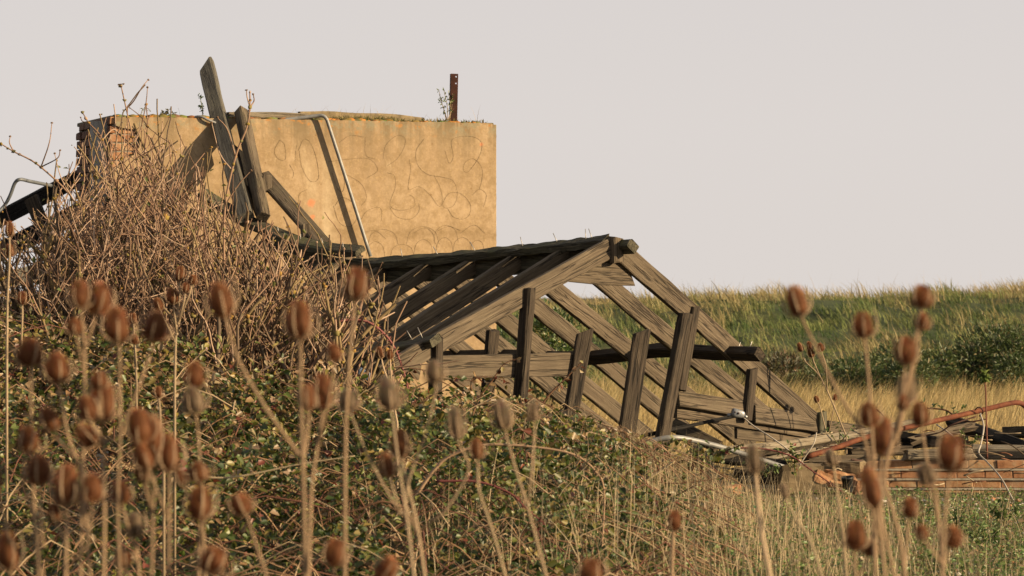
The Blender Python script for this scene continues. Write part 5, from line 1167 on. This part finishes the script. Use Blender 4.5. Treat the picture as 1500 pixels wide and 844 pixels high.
# ------------------------------------------------------------------ gorse and other green plants
def shrub(name, cat, centre, size, n, cols, leaf, label, group=None, lumps=9, seed=1, spiky=True, stems=True):
    r = np.random.default_rng(seed); root = empty(name, (centre[0], centre[1], float(centre[2])), label, cat, group)
    C = r.normal(0, .42, (lumps, 3)); C[:, 2] = r.uniform(.15, .85, lumps); R = r.uniform(.22, .42, lumps)
    k = r.integers(0, lumps, n); d = r.normal(0, 1, (n, 3)); d /= np.linalg.norm(d, axis=1, keepdims=True)
    P = C[k] + d * (R[k] * np.minimum(r.uniform(.55, 1.08, n) ** .6 + r.exponential(.10, n), 1.6))[:, None]
    keep = P[:, 2] > 0.0; P, d, k = P[keep], d[keep], k[keep]; n = len(P)
    P = P * np.array(size); D = d + r.normal(0, .5, (n, 3)) + np.array([0, 0, .35]); Nn = r.normal(0, .6, (n, 3)) + np.array([.2, -.4, .8])
    L = r.uniform(leaf[0], leaf[1], n); V, q = leaves_np(P, D, Nn, L, L * (0.28 if spiky else .5))
    c = lerp3(cols[0], cols[1], np.clip(r.uniform(0, 1, n) * .7 + (r.uniform(-.2, .3, lumps))[k], 0, 1)); 
    if len(cols) > 2: m_ = r.uniform(0, 1, n) < .12; c[m_] = cols[2]
    o = link('foliage', mesh_np('foliage', V, [q], np.repeat(c, 6, axis=0), LEAF), root); o['kind'] = 'stuff'
    if stems:
        mb = MB()
        for j in range(lumps):
            e = C[j] * np.array(size); mb.tube([(e[0] * .1, e[1] * .1, -.03), (e[0] * .5, e[1] * .5, e[2] * .55), tuple(e)], [.02, .014, .005], 5, (0.12, 0.085, 0.05))
        link('stem', mb.mesh('stem', BARK, True), root)
    return root
GO = ((0.05, 0.09, 0.028), (0.15, 0.19, 0.055), (0.28, 0.22, 0.09))
gg = 'gorse bushes at the foot of the bank'
for (u, vb, Y, sx, sz, n, lab, sd) in (
    (1462, 575, 45.0, 0.95, 0.98, 6500, 'largest dark gorse bush at the foot of the bank by the right edge', 2),
    (1390, 580, 44.6, 0.75, 0.72, 4500, 'rounded gorse bush with yellowish tips left of the largest one', 3),
    (1262, 588, 43.5, 0.62, 0.55, 3500, 'low green gorse bush standing behind the teasel stems', 4),
    (1330, 584, 44.0, 0.55, 0.78, 3500, 'upright narrow gorse bush between the low and the rounded ones', 5),
    (1540, 580, 44.6, 0.8, 0.8, 4000, 'gorse bush half cut off by the right edge of the view', 6),
    (1150, 560, 45.5, 0.70, 0.62, 3200, 'brownish gorse bush just beyond the end of the dark purlin', 7),
    (1210, 566, 45.2, 0.5, 0.5, 2500, 'small gorse bush beyond the distant many headed teasel', 8)):
    p = W(u, vb, Y); shrub('gorse_bush', 'bush', (p.x, p.y, 0.0), (sx * 1.2, .7, sz * 0.92), n, GO if sd != 7 else ((0.05, 0.05, 0.02), (0.12, 0.10, 0.04), (0.22, 0.12, 0.06)), (.045, .10), lab, gg, seed=sd)
p = W(800, 560, 36); shrub('leafy_shrub', 'bush', (p.x, p.y, 0), (0.75, .6, 1.15), 3200, ((0.05, 0.10, 0.02), (0.15, 0.2, 0.05), (0.25, 0.22, 0.08)), (.04, .08), 'leafy green shrub seen through the rafters left of the bank', seed=14, spiky=False)

def sprig(name, px, Y, r, stemcol, nleaf, L0, cols, label, cat, tipbias=1.0, on_wall=None, branches=()):
    pts = [W(u, v, Y) for u, v in px]; root = empty(name, pts[0], label, cat); mb = MB(); allp = []
    for path in [pts] + [[W(u, v, Y + rnd.uniform(-.05, .05)) for u, v in b] for b in branches]:
        S = spline(path, 12); mb.tube(S, np.linspace(r, r * .5, len(S)), 5, stemcol); allp += [tuple(s) for s in S[int(len(S) * tipbias * .5):]]
    link('stem', mb.mesh('stem', BARK, True, pts[0]), root)
    A = np.array(allp); i = rng.integers(0, len(A), nleaf); P = A[i] + rng.normal(0, .006, (nleaf, 3)); D = rng.normal(0, 1, (nleaf, 3)); D[:, 2] += .25; Nn = rng.normal(0, .5, (nleaf, 3)) + np.array([.2, -.5, .8])
    L = rng.uniform(L0 * .6, L0 * 1.2, nleaf); V, q = leaves_np(P, D, Nn, L, L * .42); c = lerp3(cols[0], cols[1], rng.uniform(0, 1, nleaf))
    o = link('leaves', mesh_np('leaves', V - np.array(tuple(pts[0])), [q], np.repeat(c, 6, axis=0), LEAF), root); o['kind'] = 'stuff'
GC = ((0.07, 0.12, 0.03), (0.22, 0.24, 0.07))
Yr = wallY(655) + .22
sprig('roof_shrub', [(656, 178), (655, 155), (650, 132)], Yr, .004, (0.3, 0.22, 0.14), 95, .030, GC, 'slender leafy shrub growing on the roof beside the rusty steel post', 'plant', .7, branches=[[(658, 178), (662, 155), (663, 138)], [(655, 176), (647, 150), (643, 133)], [(657, 176), (660, 160), (657, 136)], [(654, 178), (650, 160), (645, 145)]])
sprig('roof_weed', [(297, 174), (296, 160), (293, 140)], wallY(296) + .15, .004, (0.2, 0.2, 0.08), 30, .035, ((0.04, 0.08, 0.02), (0.1, 0.14, 0.04)), 'small dark green sprig growing on the roof left of the tallest plank', 'plant', .9)
sprig('roof_weed', [(243, 172), (240, 168), (236, 164)], wallY(240) + .1, .004, (0.16, 0.12, 0.06), 60, .035, ((0.06, 0.07, 0.025), (0.2, 0.16, 0.07)), 'low tuft of dark withered weed on the roof above the scribed wall', 'plant', 0, branches=[[(246, 172), (252, 168), (258, 167)], [(240, 172), (244, 165), (247, 161)]])
sprig('roof_weed', [(206, 172), (208, 162), (213, 158)], wallY(208) + .1, .003, (0.2, 0.18, 0.08), 14, .022, GC, 'thin wiry weed curling over the roof edge near the brick corner', 'plant', .6, branches=[[(213, 158), (218, 160), (221, 163)]])
sprig('roof_weed', [(310, 176), (313, 171), (318, 169)], wallY(312) + .2, .003, (0.2, 0.2, 0.08), 40, .02, GC, 'mossy tuft on the roof edge between the two leaning planks', 'plant', 0)
sprig('seedling', [(1446, 672), (1445, 620), (1444, 575), (1442, 552)], 24.0, .008, (0.20, 0.075, 0.05), 60, .065, ((0.08, 0.14, 0.03), (0.24, 0.30, 0.08)), 'tall seedling with red stem and a star of green leaves before the gorse', 'plant', 1.7)
for (u, v, hh, Y, nl, lab) in ((1228, 655, 40, 24.0, 26, 'leafy weed between the pale plank and the rusty pipe'), (1412, 665, 34, 24.3, 60, 'green weed sprouting between the charred boards'), (1395, 612, 24, 24.9, 26, 'little green weed above the rusty pipe in the golden grass'), (1352, 606, 20, 24.9, 16, 'small dark leaved weed above the rusty pipe beside the slim teasel'), (1470, 770, 40, 19.5, 120, 'nettle clump growing in the pebbles at the lower right edge'), (1400, 780, 30, 19.0, 90, 'bushy green weed left of the nettle clump at the lower right'), (1440, 806, 36, 18.0, 110, 'leafy nettle clump nearest the bottom at lower right'), (1120, 700, 24, 23.3, 40, 'green weed at the end of the grey pipe'), (1350, 760, 30, 20.0, 70, 'green weed growing between the teasel stems at lower right'), (1158, 690, 46, 23.6, 30, 'leafy weed in front of the tan concrete lump')):
    sprig('green_weed', [(u, v), (u + 2, v - hh * .5), (u - 2, v - hh)], Y, .004, (0.16, 0.15, 0.06), nl, .038, ((0.06, 0.12, 0.025), (0.18, 0.25, 0.07)), lab, 'weed', .5, branches=[[(u, v - 4), (u + 14, v - hh * .5), (u + 20, v - hh * .75)], [(u, v - 4), (u - 12, v - hh * .5), (u - 20, v - hh * .7)]])
